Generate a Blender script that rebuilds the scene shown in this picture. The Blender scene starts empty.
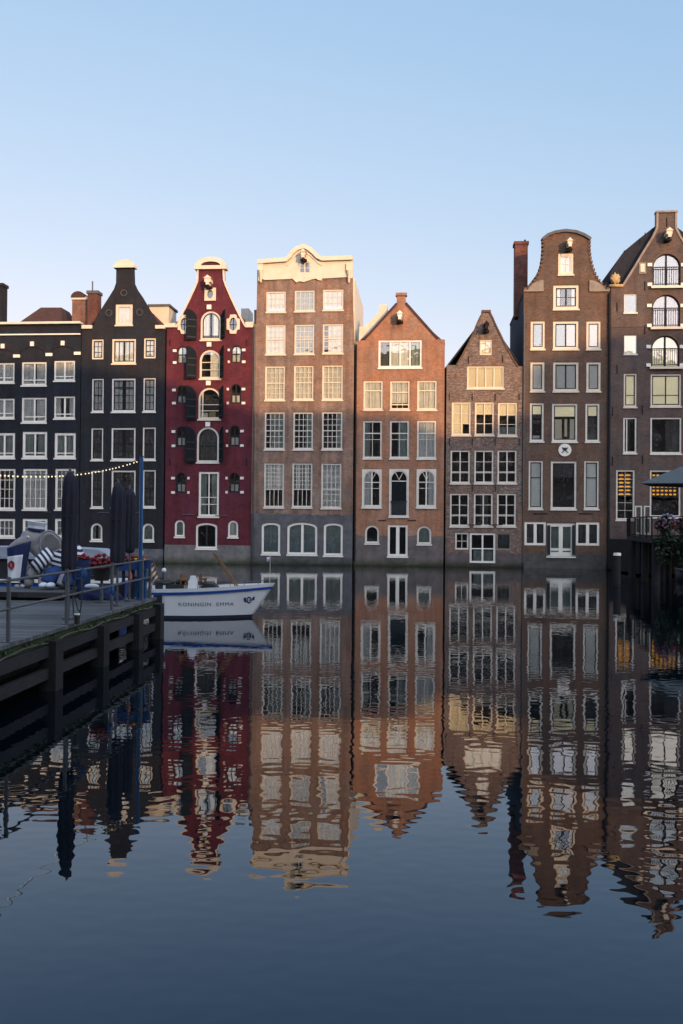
import bpy, math, random
from mathutils import Vector, Matrix, Euler
from mathutils.geometry import delaunay_2d_cdt
random.seed(7)
R = math.radians
scene = bpy.context.scene
COL = scene.collection

# ------------------------------------------------------------------ camera
CAMZ = 2.8; FPX = 950.0; D0 = 62.6; ANG = R(5.0)
cam_d = bpy.data.cameras.new('camera'); cam = bpy.data.objects.new('camera', cam_d); COL.objects.link(cam)
cam_d.sensor_fit = 'VERTICAL'; cam_d.sensor_height = 36.0; cam_d.lens = 36.0*FPX/1024.0
cam_d.clip_start = .1; cam_d.clip_end = 6000
CAMR = Matrix.Rotation(R(90)+math.atan(11/FPX), 3, 'X') @ Matrix.Rotation(.0085, 3, 'Z')
cam.location = (0, 0, CAMZ); cam.rotation_euler = CAMR.to_euler()
scene.camera = cam

E_DIR = Vector((math.cos(ANG), -math.sin(ANG), 0)); N_DIR = Vector((math.sin(ANG), math.cos(ANG), 0))
ORIG = Vector((0, D0, 0)); CAMP = Vector((0, 0, CAMZ))
def ray(px, py):
    return CAMR @ Vector(((px-341.5)/FPX, -(py-512)/FPX, -1))
def hp(px, py, dy=0.0):
    """point of the facade plane (set back by dy) seen at a pixel: distance along the row, height"""
    d = ray(px, py); o = ORIG + N_DIR*dy
    t = (o-CAMP).dot(N_DIR)/d.dot(N_DIR)
    p = CAMP + d*t
    return ((p-ORIG).dot(E_DIR), p.z)
REG = {'A': (0, 240), 'B': (0, 400), 'C': (150, 240), 'D': (150, 400), 'E': (300, 240), 'F': (300, 400),
       'G': (440, 280), 'H': (440, 400), 'I': (513, 200), 'J': (513, 400)}
ZK = 683/170.0
def rp(reg, x, y, dy=0.0):
    a, b = REG[reg]
    return hp(a + x/ZK, b + y/ZK, dy)

# ------------------------------------------------------------------ materials
MATS = {}
def newmat(name):
    m = bpy.data.materials.new(name); m.use_nodes = True
    nt = m.node_tree; nt.nodes.clear()
    out = nt.nodes.new('ShaderNodeOutputMaterial'); MATS[name] = m
    return m, nt, out
def N(nt, typ, **kw):
    n = nt.nodes.new(typ)
    for k, v in kw.items():
        if k.startswith('i_'):
            n.inputs[k[2:].replace('_', ' ')].default_value = v
        else: setattr(n, k, v)
    return n
def L(nt, a, b): nt.links.new(a, b)
def ramp(nt, fac, stops):
    r = nt.nodes.new('ShaderNodeValToRGB'); el = r.color_ramp.elements
    while len(el) < len(stops): el.new(.5)
    for e, (p, c) in zip(el, stops):
        e.position = p; e.color = (c, c, c, 1) if not hasattr(c, '__len__') else (*c, 1)
    L(nt, fac, r.inputs[0]); return r.outputs[0]
def mixc(nt, fac, a, b, mode='MIX'):
    n = nt.nodes.new('ShaderNodeMix'); n.data_type = 'RGBA'; n.blend_type = mode
    for s, v in ((0, fac), (6, a), (7, b)):
        if hasattr(v, 'is_output'): L(nt, v, n.inputs[s])
        elif s == 0: n.inputs[0].default_value = v
        else: n.inputs[s].default_value = (*v, 1)
    return n.outputs[2]
def mth(nt, op, a, b=0.0):
    n = nt.nodes.new('ShaderNodeMath'); n.operation = op
    for i, v in enumerate((a, b)):
        if hasattr(v, 'is_output'): L(nt, v, n.inputs[i])
        else: n.inputs[i].default_value = v
    return n.outputs[0]
def noise(nt, vec, scale, detail=4, rough=.6):
    n = N(nt, 'ShaderNodeTexNoise'); n.inputs['Scale'].default_value = scale
    n.inputs['Detail'].default_value = detail; n.inputs['Roughness'].default_value = rough
    if vec is not None: L(nt, vec, n.inputs['Vector'])
    return n.outputs[0]
def plain(name, col, rough=.6, var=.25, scale=3.0, metal=0.0, bump=.0, bscale=40, spec=.4, stretch=(1, 1, 1)):
    m, nt, out = newmat(name)
    tc = N(nt, 'ShaderNodeTexCoord'); mp = N(nt, 'ShaderNodeMapping'); mp.inputs['Scale'].default_value = stretch
    L(nt, tc.outputs['Object'], mp.inputs[0]); v = mp.outputs[0]
    p = N(nt, 'ShaderNodeBsdfPrincipled'); p.inputs['Roughness'].default_value = rough; p.inputs['Metallic'].default_value = metal
    p.inputs['Specular IOR Level'].default_value = spec
    f = ramp(nt, noise(nt, v, scale, 6), [(.25, 1-var), (.75, 1+var*.3)])
    L(nt, mixc(nt, 1.0, col, f, 'MULTIPLY'), p.inputs['Base Color'])
    if bump:
        b = N(nt, 'ShaderNodeBump'); b.inputs['Strength'].default_value = bump; b.inputs['Distance'].default_value = .01
        L(nt, noise(nt, v, bscale, 3), b.inputs['Height']); L(nt, b.outputs[0], p.inputs['Normal'])
    L(nt, p.outputs[0], out.inputs[0]); return m
def brick(name, c1, c2, mortar, blotch=.35, blotch_scale=1.2, base=None, base_z=0.0, base_amp=.5, speck=None, rough=.85, streak=.2, msize=.012):
    """weathered brickwork: courses, blotches, soot streaks and an optional rendered plinth zone"""
    m, nt, out = newmat(name)
    tc = N(nt, 'ShaderNodeTexCoord'); sx = N(nt, 'ShaderNodeSeparateXYZ'); L(nt, tc.outputs['Object'], sx.inputs[0])
    x, y, z = sx.outputs
    cb = N(nt, 'ShaderNodeCombineXYZ'); L(nt, mth(nt, 'ADD', x, y), cb.inputs[0]); L(nt, z, cb.inputs[1])
    bt = N(nt, 'ShaderNodeTexBrick'); L(nt, cb.outputs[0], bt.inputs['Vector'])
    for k, v in (('Scale', 1.0), ('Mortar Size', msize), ('Mortar Smooth', .3), ('Brick Width', .23), ('Row Height', .078), ('Bias', 0.0)):
        bt.inputs[k].default_value = v
    bt.inputs['Color1'].default_value = (*c1, 1); bt.inputs['Color2'].default_value = (*c2, 1); bt.inputs['Mortar'].default_value = (*mortar, 1)
    v = tc.outputs['Object']
    col = bt.outputs['Color']
    n1 = ramp(nt, noise(nt, v, blotch_scale, 8, .65), [(.3, 1-blotch), (.7, 1+blotch*.6)])
    col = mixc(nt, 1.0, col, n1, 'MULTIPLY')
    mp = N(nt, 'ShaderNodeMapping'); mp.inputs['Scale'].default_value = (5, 5, 14); L(nt, v, mp.inputs[0])
    n3 = ramp(nt, noise(nt, mp.outputs[0], .9, 5, .7), [(.32, .72), (.68, 1.22)])
    col = mixc(nt, 1.0, col, n3, 'MULTIPLY')
    hue = mixc(nt, ramp(nt, noise(nt, v, .55, 6, .7), [(.36, 0.0), (.64, 1.0)]), (1.12, .97, .86), (.88, 1.0, 1.10))
    col = mixc(nt, 1.0, col, hue, 'MULTIPLY')
    mp2 = N(nt, 'ShaderNodeMapping'); mp2.inputs['Scale'].default_value = (2.2, 2.2, .16); L(nt, v, mp2.inputs[0])
    n2 = ramp(nt, noise(nt, mp2.outputs[0], 1.0, 5, .6), [(.35, 1-streak), (.6, 1.0)])
    col = mixc(nt, 1.0, col, n2, 'MULTIPLY')
    if speck:
        n4 = ramp(nt, noise(nt, mp.outputs[0], .75, 8, .85), [(.50, 0.0), (.60, 1.0)])
        n5 = ramp(nt, noise(nt, v, .5, 4), [(.32, .2), (.6, .95)])
        col = mixc(nt, mth(nt, 'MULTIPLY', n4, n5), col, speck)
    if base is not None:
        nn = noise(nt, v, 1.6, 6, .6)
        edge = mth(nt, 'ADD', z, mth(nt, 'MULTIPLY', mth(nt, 'SUBTRACT', nn, .5), base_amp*2))
        f = mth(nt, 'LESS_THAN', edge, base_z)
        bcol = mixc(nt, 1.0, base, ramp(nt, noise(nt, v, 1.4, 9, .7), [(.28, .5), (.72, 1.35)]), 'MULTIPLY')
        bcol = mixc(nt, 1.0, bcol, ramp(nt, bt.outputs['Fac'], [(0, 1.0), (1, .7)]), 'MULTIPLY')
        col = mixc(nt, f, col, bcol)
    # wet, algae-dark band just above the water
    wet = ramp(nt, mth(nt, 'ADD', z, mth(nt, 'MULTIPLY', noise(nt, v, 2.5, 5), .35)), [(.22, (.25, .31, .20)), (.42, (.6, .64, .55)), (.75, (1, 1, 1))])
    col = mixc(nt, 1.0, col, wet, 'MULTIPLY')
    p = N(nt, 'ShaderNodeBsdfPrincipled'); p.inputs['Roughness'].default_value = rough; p.inputs['Specular IOR Level'].default_value = .25
    L(nt, col, p.inputs['Base Color'])
    b = N(nt, 'ShaderNodeBump'); b.inputs['Strength'].default_value = .5; b.inputs['Distance'].default_value = .012
    L(nt, mth(nt, 'ADD', mth(nt, 'MULTIPLY', bt.outputs['Fac'], -1.0), noise(nt, v, 9, 4)), b.inputs['Height']); L(nt, b.outputs[0], p.inputs['Normal'])
    L(nt, p.outputs[0], out.inputs[0]); return m
def emit(name, col, s):
    m, nt, out = newmat(name); e = N(nt, 'ShaderNodeEmission'); e.inputs[0].default_value = (*col, 1); e.inputs[1].default_value = s
    L(nt, e.outputs[0], out.inputs[0]); return m

BLACK1 = brick('tarred brick navy', (.016, .0185, .026), (.021, .024, .032), (.013, .0155, .021), .3, base=(.10, .10, .11), base_z=-.1, streak=.3)
BLACK2 = brick('tarred brick charcoal', (.020, .0205, .026), (.026, .0265, .032), (.016, .017, .021), .3, base=(.13, .13, .14), base_z=.95, base_amp=.06, streak=.3)
RED = brick('oxblood painted brick', (.105, .021, .032), (.126, .025, .037), (.09, .019, .028), .36, base=(.17, .16, .15), base_z=1.25, base_amp=.06, streak=.2)
BROWN4 = brick('plum brown brick', (.225, .136, .100), (.29, .178, .125), (.26, .205, .165), .38, base=(.11, .11, .115), base_z=3.35, base_amp=.35, streak=.38)
ORANGE5 = brick('orange brick', (.31, .140, .080), (.37, .178, .10), (.30, .20, .14), .26, base=(.14, .12, .11), base_z=2.0, base_amp=.22, streak=.25)
ROUGH6 = brick('rough mottled brick', (.12, .072, .055), (.20, .125, .090), (.15, .12, .10), .45, 1.8, speck=(.36, .29, .25), base=(.12, .10, .095), base_z=.9, base_amp=.5, msize=.016)
BROWN7 = brick('dark brown brick', (.108, .066, .045), (.148, .089, .060), (.11, .085, .068), .3, .8, base=(.09, .08, .075), base_z=.9, base_amp=.2)
BROWN8 = brick('dusky brown brick', (.095, .066, .056), (.128, .087, .072), (.10, .085, .075), .3, .8, base=(.07, .068, .07), base_z=1.6, base_amp=.3)
CHIM = brick('chimney brick', (.19, .095, .07), (.24, .125, .09), (.2, .13, .1), .35)
CHIMD = brick('darker chimney brick', (.13, .05, .04), (.17, .065, .048), (.10, .06, .05), .4)  # darker copy of CHIM, puts a chimney side's shade into the colour
TOWN = brick('street brick', (.16, .10, .08), (.2, .12, .09), (.15, .12, .1), .3)
CREAM = plain('cream paint and sunlit frames', (.62, .54, .41), .55, .16, 2.2, bump=.25)  # cream also puts sun warmth into window frames of the lit storeys
WHITE = plain('white paint', (.70, .665, .58), .5, .12, 3, bump=.15)
OFFW = plain('off white and shaded frames', (.62, .585, .50), .55, .2, 3, bump=.2)  # also the cooler frame copy for storeys below the shadow edge
DKGREEN = plain('bottle green paint', (.009, .013, .016), .8, .3, 4, spec=.1)
DKSASH = plain('dark sash paint', (.02, .022, .026), .6, .3, 4, spec=.2)
STONE = plain('grey sandstone', (.25, .21, .17), .85, .4, 2.5, bump=.6, bscale=14)
SLATEW = plain('slate hung wall', (.065, .072, .090), .95, .3, 3, bump=.5, bscale=9, spec=.04)
BASEST = plain('dark plinth stone', (.085, .078, .072), .85, .45, 2.5, bump=.6, bscale=14)  # darker copy of the sandstone, for the plinth
OCHRE = plain('ochre stone', (.42, .30, .15), .8, .35, 3, bump=.5, bscale=14)
SLATE = plain('blue grey slate', (.030, .032, .040), .95, .35, 2.2, bump=.6, bscale=9, spec=.04)
TILE = plain('dark red roof tile', (.075, .042, .038), .75, .35, 2.5, bump=.8, bscale=9, spec=.06)
LEAD = plain('lead flashing', (.10, .105, .115), .8, .3, 3, spec=.15)
BLINDG = plain('sky toned roller blind', (.15, .25, .31), .8, .08, .8)  # blue tint painted in for sky reflected by the upper windows
BLINDX = plain('white roller blind', (.86, .87, .82), .8, .06, .8)
IRON = plain('black iron', (.012, .013, .015), .7, .3, 6, spec=.15)
PIPE = plain('grey downpipe', (.045, .045, .05), .5, .3, 4)
DARKROOM = plain('painted room shade', (.05, .05, .052), .9, .6, .9)  # darkness of unlit rooms painted as a wall colour
CURT = plain('net curtain', (.68, .69, .67), .9, .25, 1.5)
CURTG = plain('grey green curtain', (.28, .33, .31), .9, .3, 1.5)
CURTD = plain('dusky curtain', (.10, .105, .11), .9, .35, 1.5)
BLIND = plain('cream roller blind', (.80, .72, .55), .8, .06, 1.0)
BLINDW = plain('pale roller blind', (.40, .43, .44), .8, .06, 1.0)
def glass_mat(name, refl, wob=.35):
    m, nt, out = newmat(name)
    tr = N(nt, 'ShaderNodeBsdfTransparent'); tr.inputs[0].default_value = (.92, .94, .935, 1)
    gl = N(nt, 'ShaderNodeBsdfGlossy'); gl.inputs['Roughness'].default_value = .01; gl.inputs[0].default_value = (1, 1, 1, 1)
    tc = N(nt, 'ShaderNodeTexCoord'); b = N(nt, 'ShaderNodeBump'); b.inputs['Strength'].default_value = wob; b.inputs['Distance'].default_value = .02
    L(nt, noise(nt, tc.outputs['Object'], 1.3, 2), b.inputs['Height']); L(nt, b.outputs[0], gl.inputs['Normal'])
    fr = N(nt, 'ShaderNodeFresnel'); fr.inputs[0].default_value = 1.5
    mx = N(nt, 'ShaderNodeMixShader'); L(nt, mth(nt, 'ADD', fr.outputs[0], refl), mx.inputs[0])
    L(nt, tr.outputs[0], mx.inputs[1]); L(nt, gl.outputs[0], mx.inputs[2]); L(nt, mx.outputs[0], out.inputs[0]); return m
GLASS = glass_mat('old window glass', .06); GLASSR = glass_mat('coated window glass', .085, .2)

# ------------------------------------------------------------------ mesh builder
def glow_blind(name, col, e):
    m, nt, out = newmat(name); p = N(nt, 'ShaderNodeBsdfPrincipled'); p.inputs['Base Color'].default_value = (*col, 1); p.inputs['Roughness'].default_value = .8
    tc = N(nt, 'ShaderNodeTexCoord'); c = mixc(nt, 1.0, col, ramp(nt, noise(nt, tc.outputs['Object'], .9, 2), [(.3, .75), (.7, 1.1)]), 'MULTIPLY')
    L(nt, c, p.inputs['Emission Color']); p.inputs['Emission Strength'].default_value = e; L(nt, p.outputs[0], out.inputs[0]); return m
BLINDL = glow_blind('self glowing blind', (.80, .70, .48), .20)  # glow put into the blind itself, no lamp stands in the room
class MB:
    def __init__(s): s.v = []; s.f = []
    def poly(s, pts): i = len(s.v); s.v += [tuple(p) for p in pts]; s.f.append(tuple(range(i, i+len(pts))))
    def box(s, x0, x1, y0, y1, z0, z1, M=None):
        i = len(s.v); c = [(x, y, z) for x in (x0, x1) for y in (y0, y1) for z in (z0, z1)]
        if M is not None: c = [tuple(M @ Vector(p)) for p in c]
        s.v += c
        s.f += [tuple(i+k for k in q) for q in ((0, 1, 3, 2), (4, 6, 7, 5), (0, 4, 5, 1), (2, 3, 7, 6), (0, 2, 6, 4), (1, 5, 7, 3))]
        return s
    def plate(s, outer, holes, y0, y1, M=None):
        """flat shape in x-z with holes, thickness y0..y1"""
        loops = [outer] + list(holes); V = []; Ed = []; rng = []
        for lp in loops:
            a = len(V); V += [Vector((p[0], p[1])) for p in lp]; n = len(lp)
            Ed += [(a+k, a+(k+1) % n) for k in range(n)]; rng.append((a, n))
        vo, eo, fo, *_ = delaunay_2d_cdt(V, Ed, [], 0, 1e-5)
        keep = []
        for f in fo:
            c = sum((vo[k] for k in f), Vector((0, 0)))/len(f)
            if inside(c, outer) and not any(inside(c, h) for h in holes): keep.append(f)
        i = len(s.v); n = len(vo)
        add = [(p[0], y0, p[1]) for p in vo] + [(p[0], y1, p[1]) for p in vo]
        faces = [tuple(i+k for k in f) for f in keep] + [tuple(i+n+k for k in reversed(f)) for f in keep]
        b = i + 2*n
        for (a, c) in rng:
            lp = [V[a+k] for k in range(c)]
            j = b; add += [(p[0], y0, p[1]) for p in lp] + [(p[0], y1, p[1]) for p in lp]; b += 2*c
            faces += [(j+k, j+(k+1) % c, j+c+(k+1) % c, j+c+k) for k in range(c)]
        if M is not None: add = [tuple(M @ Vector(p)) for p in add]
        s.v += add; s.f += faces; return s
    def tube(s, pts, r, n=8, cap=True):
        pts = [Vector(p) for p in pts]; rs = r if hasattr(r, '__len__') else [r]*len(pts)
        i = len(s.v); up = None
        for k, p in enumerate(pts):
            t = (pts[min(k+1, len(pts)-1)] - pts[max(k-1, 0)]).normalized()
            if up is None: up = Vector((0, 0, 1)) if abs(t.z) < .9 else Vector((1, 0, 0))
            a = t.cross(up).normalized(); b2 = a.cross(t); up = b2
            for q in range(n):
                w = 2*math.pi*q/n; s.v.append(tuple(p + (a*math.cos(w)+b2*math.sin(w))*rs[k]))
        for k in range(len(pts)-1):
            for q in range(n):
                s.f.append((i+k*n+q, i+k*n+(q+1) % n, i+(k+1)*n+(q+1) % n, i+(k+1)*n+q))
        if cap: s.f.append(tuple(i+q for q in range(n))); s.f.append(tuple(i+(len(pts)-1)*n+q for q in reversed(range(n))))
        return s
    def ball(s, c, r, n=10, m=7, M=None, fn=None):
        c = Vector(c); rr = Vector(r) if hasattr(r, '__len__') else Vector((r, r, r)); i = len(s.v)
        for a in range(m+1):
            th = math.pi*a/m
            for b in range(n):
                ph = 2*math.pi*b/n; q = Vector((math.sin(th)*math.cos(ph), math.sin(th)*math.sin(ph), math.cos(th)))
                if fn: q = q*fn(q)
                q = Vector((q.x*rr.x, q.y*rr.y, q.z*rr.z))
                if M is not None: q = M @ q
                s.v.append(tuple(c+q))
        for a in range(m):
            for b in range(n):
                s.f.append((i+a*n+b, i+(a+1)*n+b, i+(a+1)*n+(b+1) % n, i+a*n+(b+1) % n))
        return s
    def build(s, name, mat, parent=None, smooth=False, fix=True):
        me = bpy.data.meshes.new(name); me.from_pydata(s.v, [], s.f)
        o = bpy.data.objects.new(name, me); COL.objects.link(o); me.materials.append(mat)
        if fix:
            import bmesh
            bm = bmesh.new(); bm.from_mesh(me); bmesh.ops.remove_doubles(bm, verts=bm.verts, dist=1e-5)
            bmesh.ops.recalc_face_normals(bm, faces=bm.faces); bm.to_mesh(me); bm.free()
        if smooth:
            for p in me.polygons: p.use_smooth = True
        if parent is not None: o.parent = parent
        return o
def inside(c, pl):
    r = False; n = len(pl); x, y = c[0], c[1]
    for k in range(n):
        x0, y0 = pl[k][0], pl[k][1]; x1, y1 = pl[(k+1) % n][0], pl[(k+1) % n][1]
        if (y0 > y) != (y1 > y) and x < (x1-x0)*(y-y0)/(y1-y0)+x0: r = not r
    return r
def tag(o, label=None, cat=None, group=None, kind=None):
    for k, v in (('label', label), ('category', cat), ('group', group), ('kind', kind)):
        if v: o[k] = v
    return o
def empty(name, loc, rz=0.0):
    o = bpy.data.objects.new(name, None); COL.objects.link(o); o.location = loc; o.rotation_euler = (0, 0, rz); o.empty_display_size = .3
    return o
def copy_tree(o, parent=None):
    c = o.copy(); COL.objects.link(c)
    if parent is not None: c.parent = parent
    for ch in [x for x in COL.objects if x.parent == o]: copy_tree(ch, c)
    return c

# ------------------------------------------------------------------ houses
def outline(shape, x0, x1, z0, z1, i=0.0, n=14):
    """window outline shrunk by i"""
    a0, a1, b0, b1 = x0+i, x1-i, z0+i, z1-i
    if shape == 'rect': return [(a0, b0), (a1, b0), (a1, b1), (a0, b1)]
    w = (a1-a0)/2; cx = (a0+a1)/2
    if shape == 'oval':
        h = (b1-b0)/2; cz = (b0+b1)/2
        return [(cx+w*math.cos(2*math.pi*k/20), cz+h*math.sin(2*math.pi*k/20)) for k in range(20)]
    rise = min(w, (b1-b0)*.8) if shape == 'arch' else w*.34
    if shape == 'arch': rise = min(rise, ((x1-x0)/2-i))
    return [(a0, b0), (a1, b0)] + [(cx+w*math.cos(math.pi*k/n), b1-rise+rise*math.sin(math.pi*k/n)) for k in range(n+1)]
class House:
    def __init__(s, pts, label, mat, depth=9.0, setback=0.0, left=None, right=None):
        """pts: list of (u, z) of the gable outline from left shoulder to right shoulder"""
        s.pts = pts; s.mat = mat; s.set = setback
        s.u0 = pts[0][0]; s.u1 = pts[-1][0]; s.c = (s.u0+s.u1)/2
        p = ORIG + E_DIR*s.c + N_DIR*setback
        s.root = empty('canal_house', (p.x, p.y, 0), -ANG)
        tag(s.root, label, 'house', 'canal houses in the row along the water')
        s.holes = []; s.depth = depth
    def x(s, u): return u - s.c
    def pt(s, reg, x, y, dy=0.0):
        u, z = rp(reg, x, y, dy + s.set); return (u-s.c, z)
    def rect(s, reg, x0, y0, x1, y1):
        a = s.pt(reg, x0, y0); b = s.pt(reg, x1, y1); c = s.pt(reg, x0, y1); d = s.pt(reg, x1, y0)
        return ((a[0]+c[0])/2, (b[0]+d[0])/2, (c[1]+b[1])/2, (a[1]+d[1])/2)
    def window(s, reg, x0, y0, x1, y1, shape='rect', nx=2, ny=2, fw=.12, mw=.035, mull=(), rails=(), frame=None, sash=None, curtain=None,
               glass=None, recess=.05, sill=True, name='window', hole=True, cut=None, railmw=.07):
        frame = frame or WHITE; glass = glass or GLASS
        X0, X1, Z0, Z1 = s.rect(reg, x0, y0, x1, y1)
        if hole: s.holes.append(outline(shape, X0, X1, Z0, Z1))
        f = MB(); e = .004
        inn = outline(shape, X0, X1, Z0, Z1, fw)
        f.plate(outline(shape, X0, X1, Z0, Z1, e), [inn], recess, recess+.11)
        fo = f.build(name, frame, s.root)
        a0, a1, b0, b1 = X0+fw, X1-fw, Z0+fw, Z1-fw
        b = MB(); y0_, y1_ = recess+.035, recess+.075
        def top(xx):
            if shape == 'rect': return b1
            w = (a1-a0)/2; cx = (a0+a1)/2; k = max(0, 1-((xx-cx)/w)**2)**.5
            rise = w if shape == 'arch' else w*.34
            if shape == 'oval': rise = (b1-b0)/2
            return b1-rise+rise*k
        def hspan(zz):
            if shape == 'rect': return a0, a1
            w = (a1-a0)/2; cx = (a0+a1)/2; rise = w if shape == 'arch' else w*.34
            if zz <= b1-rise: return a0, a1
            k = max(0, 1-((zz-(b1-rise))/rise)**2)**.5
            return cx-w*k, cx+w*k
        sw = .05
        got = False
        for k in range(1, nx):
            xx = a0+(a1-a0)*k/nx
            if any(abs(xx-(a0+(a1-a0)*m)) < .06 for m in mull): continue
            b.box(xx-mw/2, xx+mw/2, y0_, y1_, b0, top(xx)); got = True
        zt = b1
        for k in range(1, ny):
            zz = b0+(b1-b0)*k/ny
            if any(abs(zz-(b0+(b1-b0)*m)) < .06 for m in rails): continue
            h0, h1 = hspan(zz)
            b.box(h0, h1, y0_+.003, y1_-.003, zz-mw/2, zz+mw/2); got = True
        for m in mull:
            xx = a0+(a1-a0)*m; b.box(xx-railmw*.8, xx+railmw*.8, recess+.012, recess+.09, b0, top(xx)); got = True
        for m in rails:
            zz = b0+(b1-b0)*m; h0, h1 = hspan(zz)
            b.box(h0, h1, recess+.015, recess+.087, zz-railmw/2, zz+railmw/2); got = True
        if sash is not None and shape != 'oval':
            b.plate(outline(shape, X0, X1, Z0, Z1, fw+.002), [outline(shape, X0, X1, Z0, Z1, fw+.065)], recess+.02, recess+.08); got = True
        if got: b.build('glazing_bars', sash or frame, fo)
        MB().plate(outline(shape, X0, X1, Z0, Z1, fw-.012), [], recess+.05, recess+.056).build('pane', glass, fo)
        if sill:
            MB().box(X0-.04, X1+.04, -.07, recess+.05, Z0-.10, Z0-.006).build('sill', frame if sill is True else sill, fo)
        if curtain:
            for (cm, fx0, fx1, fz0, fz1) in curtain:
                c = MB(); q = a0-.03+(a1-a0+.06)*fx0; w = (a1-a0+.06)*(fx1-fx0); n = max(8, int(w/.05))
                zb = b0+(b1-b0)*fz0; zt = b0+(b1-b0)*fz1
                ph = random.uniform(0, 6); i = 0
                flat = cm in (BLIND, BLINDW, BLINDG, BLINDX, BLINDL)
                for k in range(n+1):
                    xx = q+w*k/n; yy = recess+(.075 if flat else .11) + (0 if flat else .022*math.sin(k*1.25+ph)+.008*math.sin(k*2.9+ph))
                    c.v += [(xx, yy, zb), (xx, yy, zt)]
                c.f = [(2*k, 2*k+2, 2*k+3, 2*k+1) for k in range(n)]
                c.build('blind' if flat else 'curtain', cm, fo, smooth=not flat, fix=False)
        return fo, (X0, X1, Z0, Z1)
    def door(s, *a, **k):
        k.setdefault('name', 'door'); k.setdefault('sill', False); return s.window(*a, **k)
    def finish(s, ridge=None, eave=None, roofmat=None, side=None, sidemat=None, th=.36, over=.02, roofpts=None):
        P = [(u-s.c, z) for u, z in s.pts]
        x0, x1 = P[0][0]+.012, P[-1][0]-.012
        P[0] = (x0, P[0][1]); P[-1] = (x1, P[-1][1])
        w = MB()
        w.plate([(x0, -.6)] + [(p[0], p[1]) for p in P] + [(x1, -.6)], s.holes, 0, th)
        zl, zr = (eave, eave) if eave is not None else (P[0][1]-.15, P[-1][1]-.15)
        if side: zl, zr = side
        sm = MB()
        for tgt, xa, xb, zz in ((w if sidemat is None or sidemat[0] is None else None, x0, x0+.3, zl), (w if sidemat is None or sidemat[1] is None else None, x1-.3, x1, zr)):
            if tgt is None: sm.box(xa, xb, th+.002, s.depth, -.6, zz)
            else: tgt.box(xa, xb, th+.002, s.depth, -.6, zz)
        if sm.v: sm.build('side_wall', [m for m in sidemat if m][0], s.root)
        if ridge: back = [(x0+.31, -.6), (x0+.31, zl-.2), (ridge[0], ridge[1]-.3), (x1-.31, zr-.2), (x1-.31, -.6)]
        else: back = [(x0+.31, -.6), (x0+.31, zl), (x1-.31, zr), (x1-.31, -.6)]
        w.plate(back, [], s.depth-.3, s.depth-.005)
        w.build('wall', s.mat, s.root)
        MB().box(x0+.32, x1-.32, .95, 1.0, -.5, min(zl, zr)-.1).build('room_shade_sheet', DARKROOM, s.root)  # added dark sheet stands for the unlit depth of the rooms
        r = MB(); rm = roofmat or SLATE
        if ridge:
            rx, rz = ridge; t = .16
            xa, xb = x0-over, x1+over
            if roofpts: r.plate(roofpts + [(p[0], p[1]-t) for p in reversed(roofpts)], [], th+.11, s.depth+.15).plate(roofpts, [], th+.01, th+.10)
            else: r.plate([(xa, zl-t), (xa, zl+.02), (rx, rz), (xb, zr+.02), (xb, zr-t), (rx, rz-t)], [], th+.01, s.depth+.15)
        else:
            r.box(x0+.31, x1-.31, th+.01, s.depth-.31, min(zl, zr)-.35, min(zl, zr)-.2)
        s.roof = r.build('roof', rm, s.root)
        return s
    def strip(s, pts, wd, name, mat, y0=-.09, y1=.2, out=.03):
        """raised coping band along a polyline; inward side is to the right of the travel direction"""
        n = len(pts); A = []; B = []
        for k in range(n):
            t = Vector(pts[min(k+1, n-1)]) - Vector(pts[max(k-1, 0)]); t.normalize(); nr = Vector((t.y, -t.x))
            A.append(Vector(pts[k]) - nr*out); B.append(Vector(pts[k]) + nr*wd)
        return MB().plate([tuple(p) for p in A] + [tuple(p) for p in reversed(B)], [], y0, y1).build(name, mat, s.root)
    def block(s, reg, x0, y0, x1, y1, name, mat, y0_=-.06, y1_=.05, parent=None):
        X0, X1, Z0, Z1 = s.rect(reg, x0, y0, x1, y1)
        return MB().box(X0, X1, y0_, y1_, Z0, Z1).build(name, mat, parent or s.root)
    def hoist(s, reg, x, y, mat, size=.38):
        cx, cz = s.pt(reg, x, y); m = MB()
        m.box(cx-.10, cx+.10, -.85, .1, cz-.02, cz+.18)
        m.box(cx-size/2, cx+size/2, -.75, .02, cz+.185, cz+.2+size*.55)
        m.plate([(cx-size/2-.07, cz+.2+size*.55), (cx+size/2+.07, cz+.2+size*.55), (cx, cz+.42+size*.55)], [], -.8, .03)
        o = m.build('hoist_beam', mat, s.root)
        MB().tube([(cx, -.7, cz-.02), (cx, -.7, cz-.2), (cx+.05, -.7, cz-.26), (cx, -.7, cz-.32)], .025, 6).build('hook', IRON, o)
        MB().box(cx-.2, cx+.2, -.5, .02, cz-.14, cz-.03).build('bracket', IRON, o)
        return o
    def pipe(s, u, z0, z1, mat=PIPE, y=-.09, r=.055):
        return MB().tube([(u, y, z0), (u, y, z1)], r, 8).build('drainpipe', mat, s.root)
    def chimney(s, reg, x0, y0, x1, y1, dy, mat, cap=None, deep=.8):
        a = s.pt(reg, x0, y0, dy); b = s.pt(reg, x1, y1, dy)
        o = MB().box(a[0], b[0], dy, dy+deep, b[1], a[1]).build('chimney', mat, s.roof)
        if cap:
            MB().box(a[0]-.07, b[0]+.07, dy-.07, dy+deep+.07, a[1], a[1]+.2).build('cap', cap, o)
        return o
def P(reg, *xy, st=0.0): return [rp(reg, x, y, st) for x, y in xy]
FULL = lambda m: [(m, 0, 1, 0, 1)]
def SIDES(m, w=.3): return [(m, 0, w, 0, 1), (m, 1-w, 1, 0, 1)]
def ONE(m, a, b): return [(m, a, b, 0, 1)]

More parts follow.
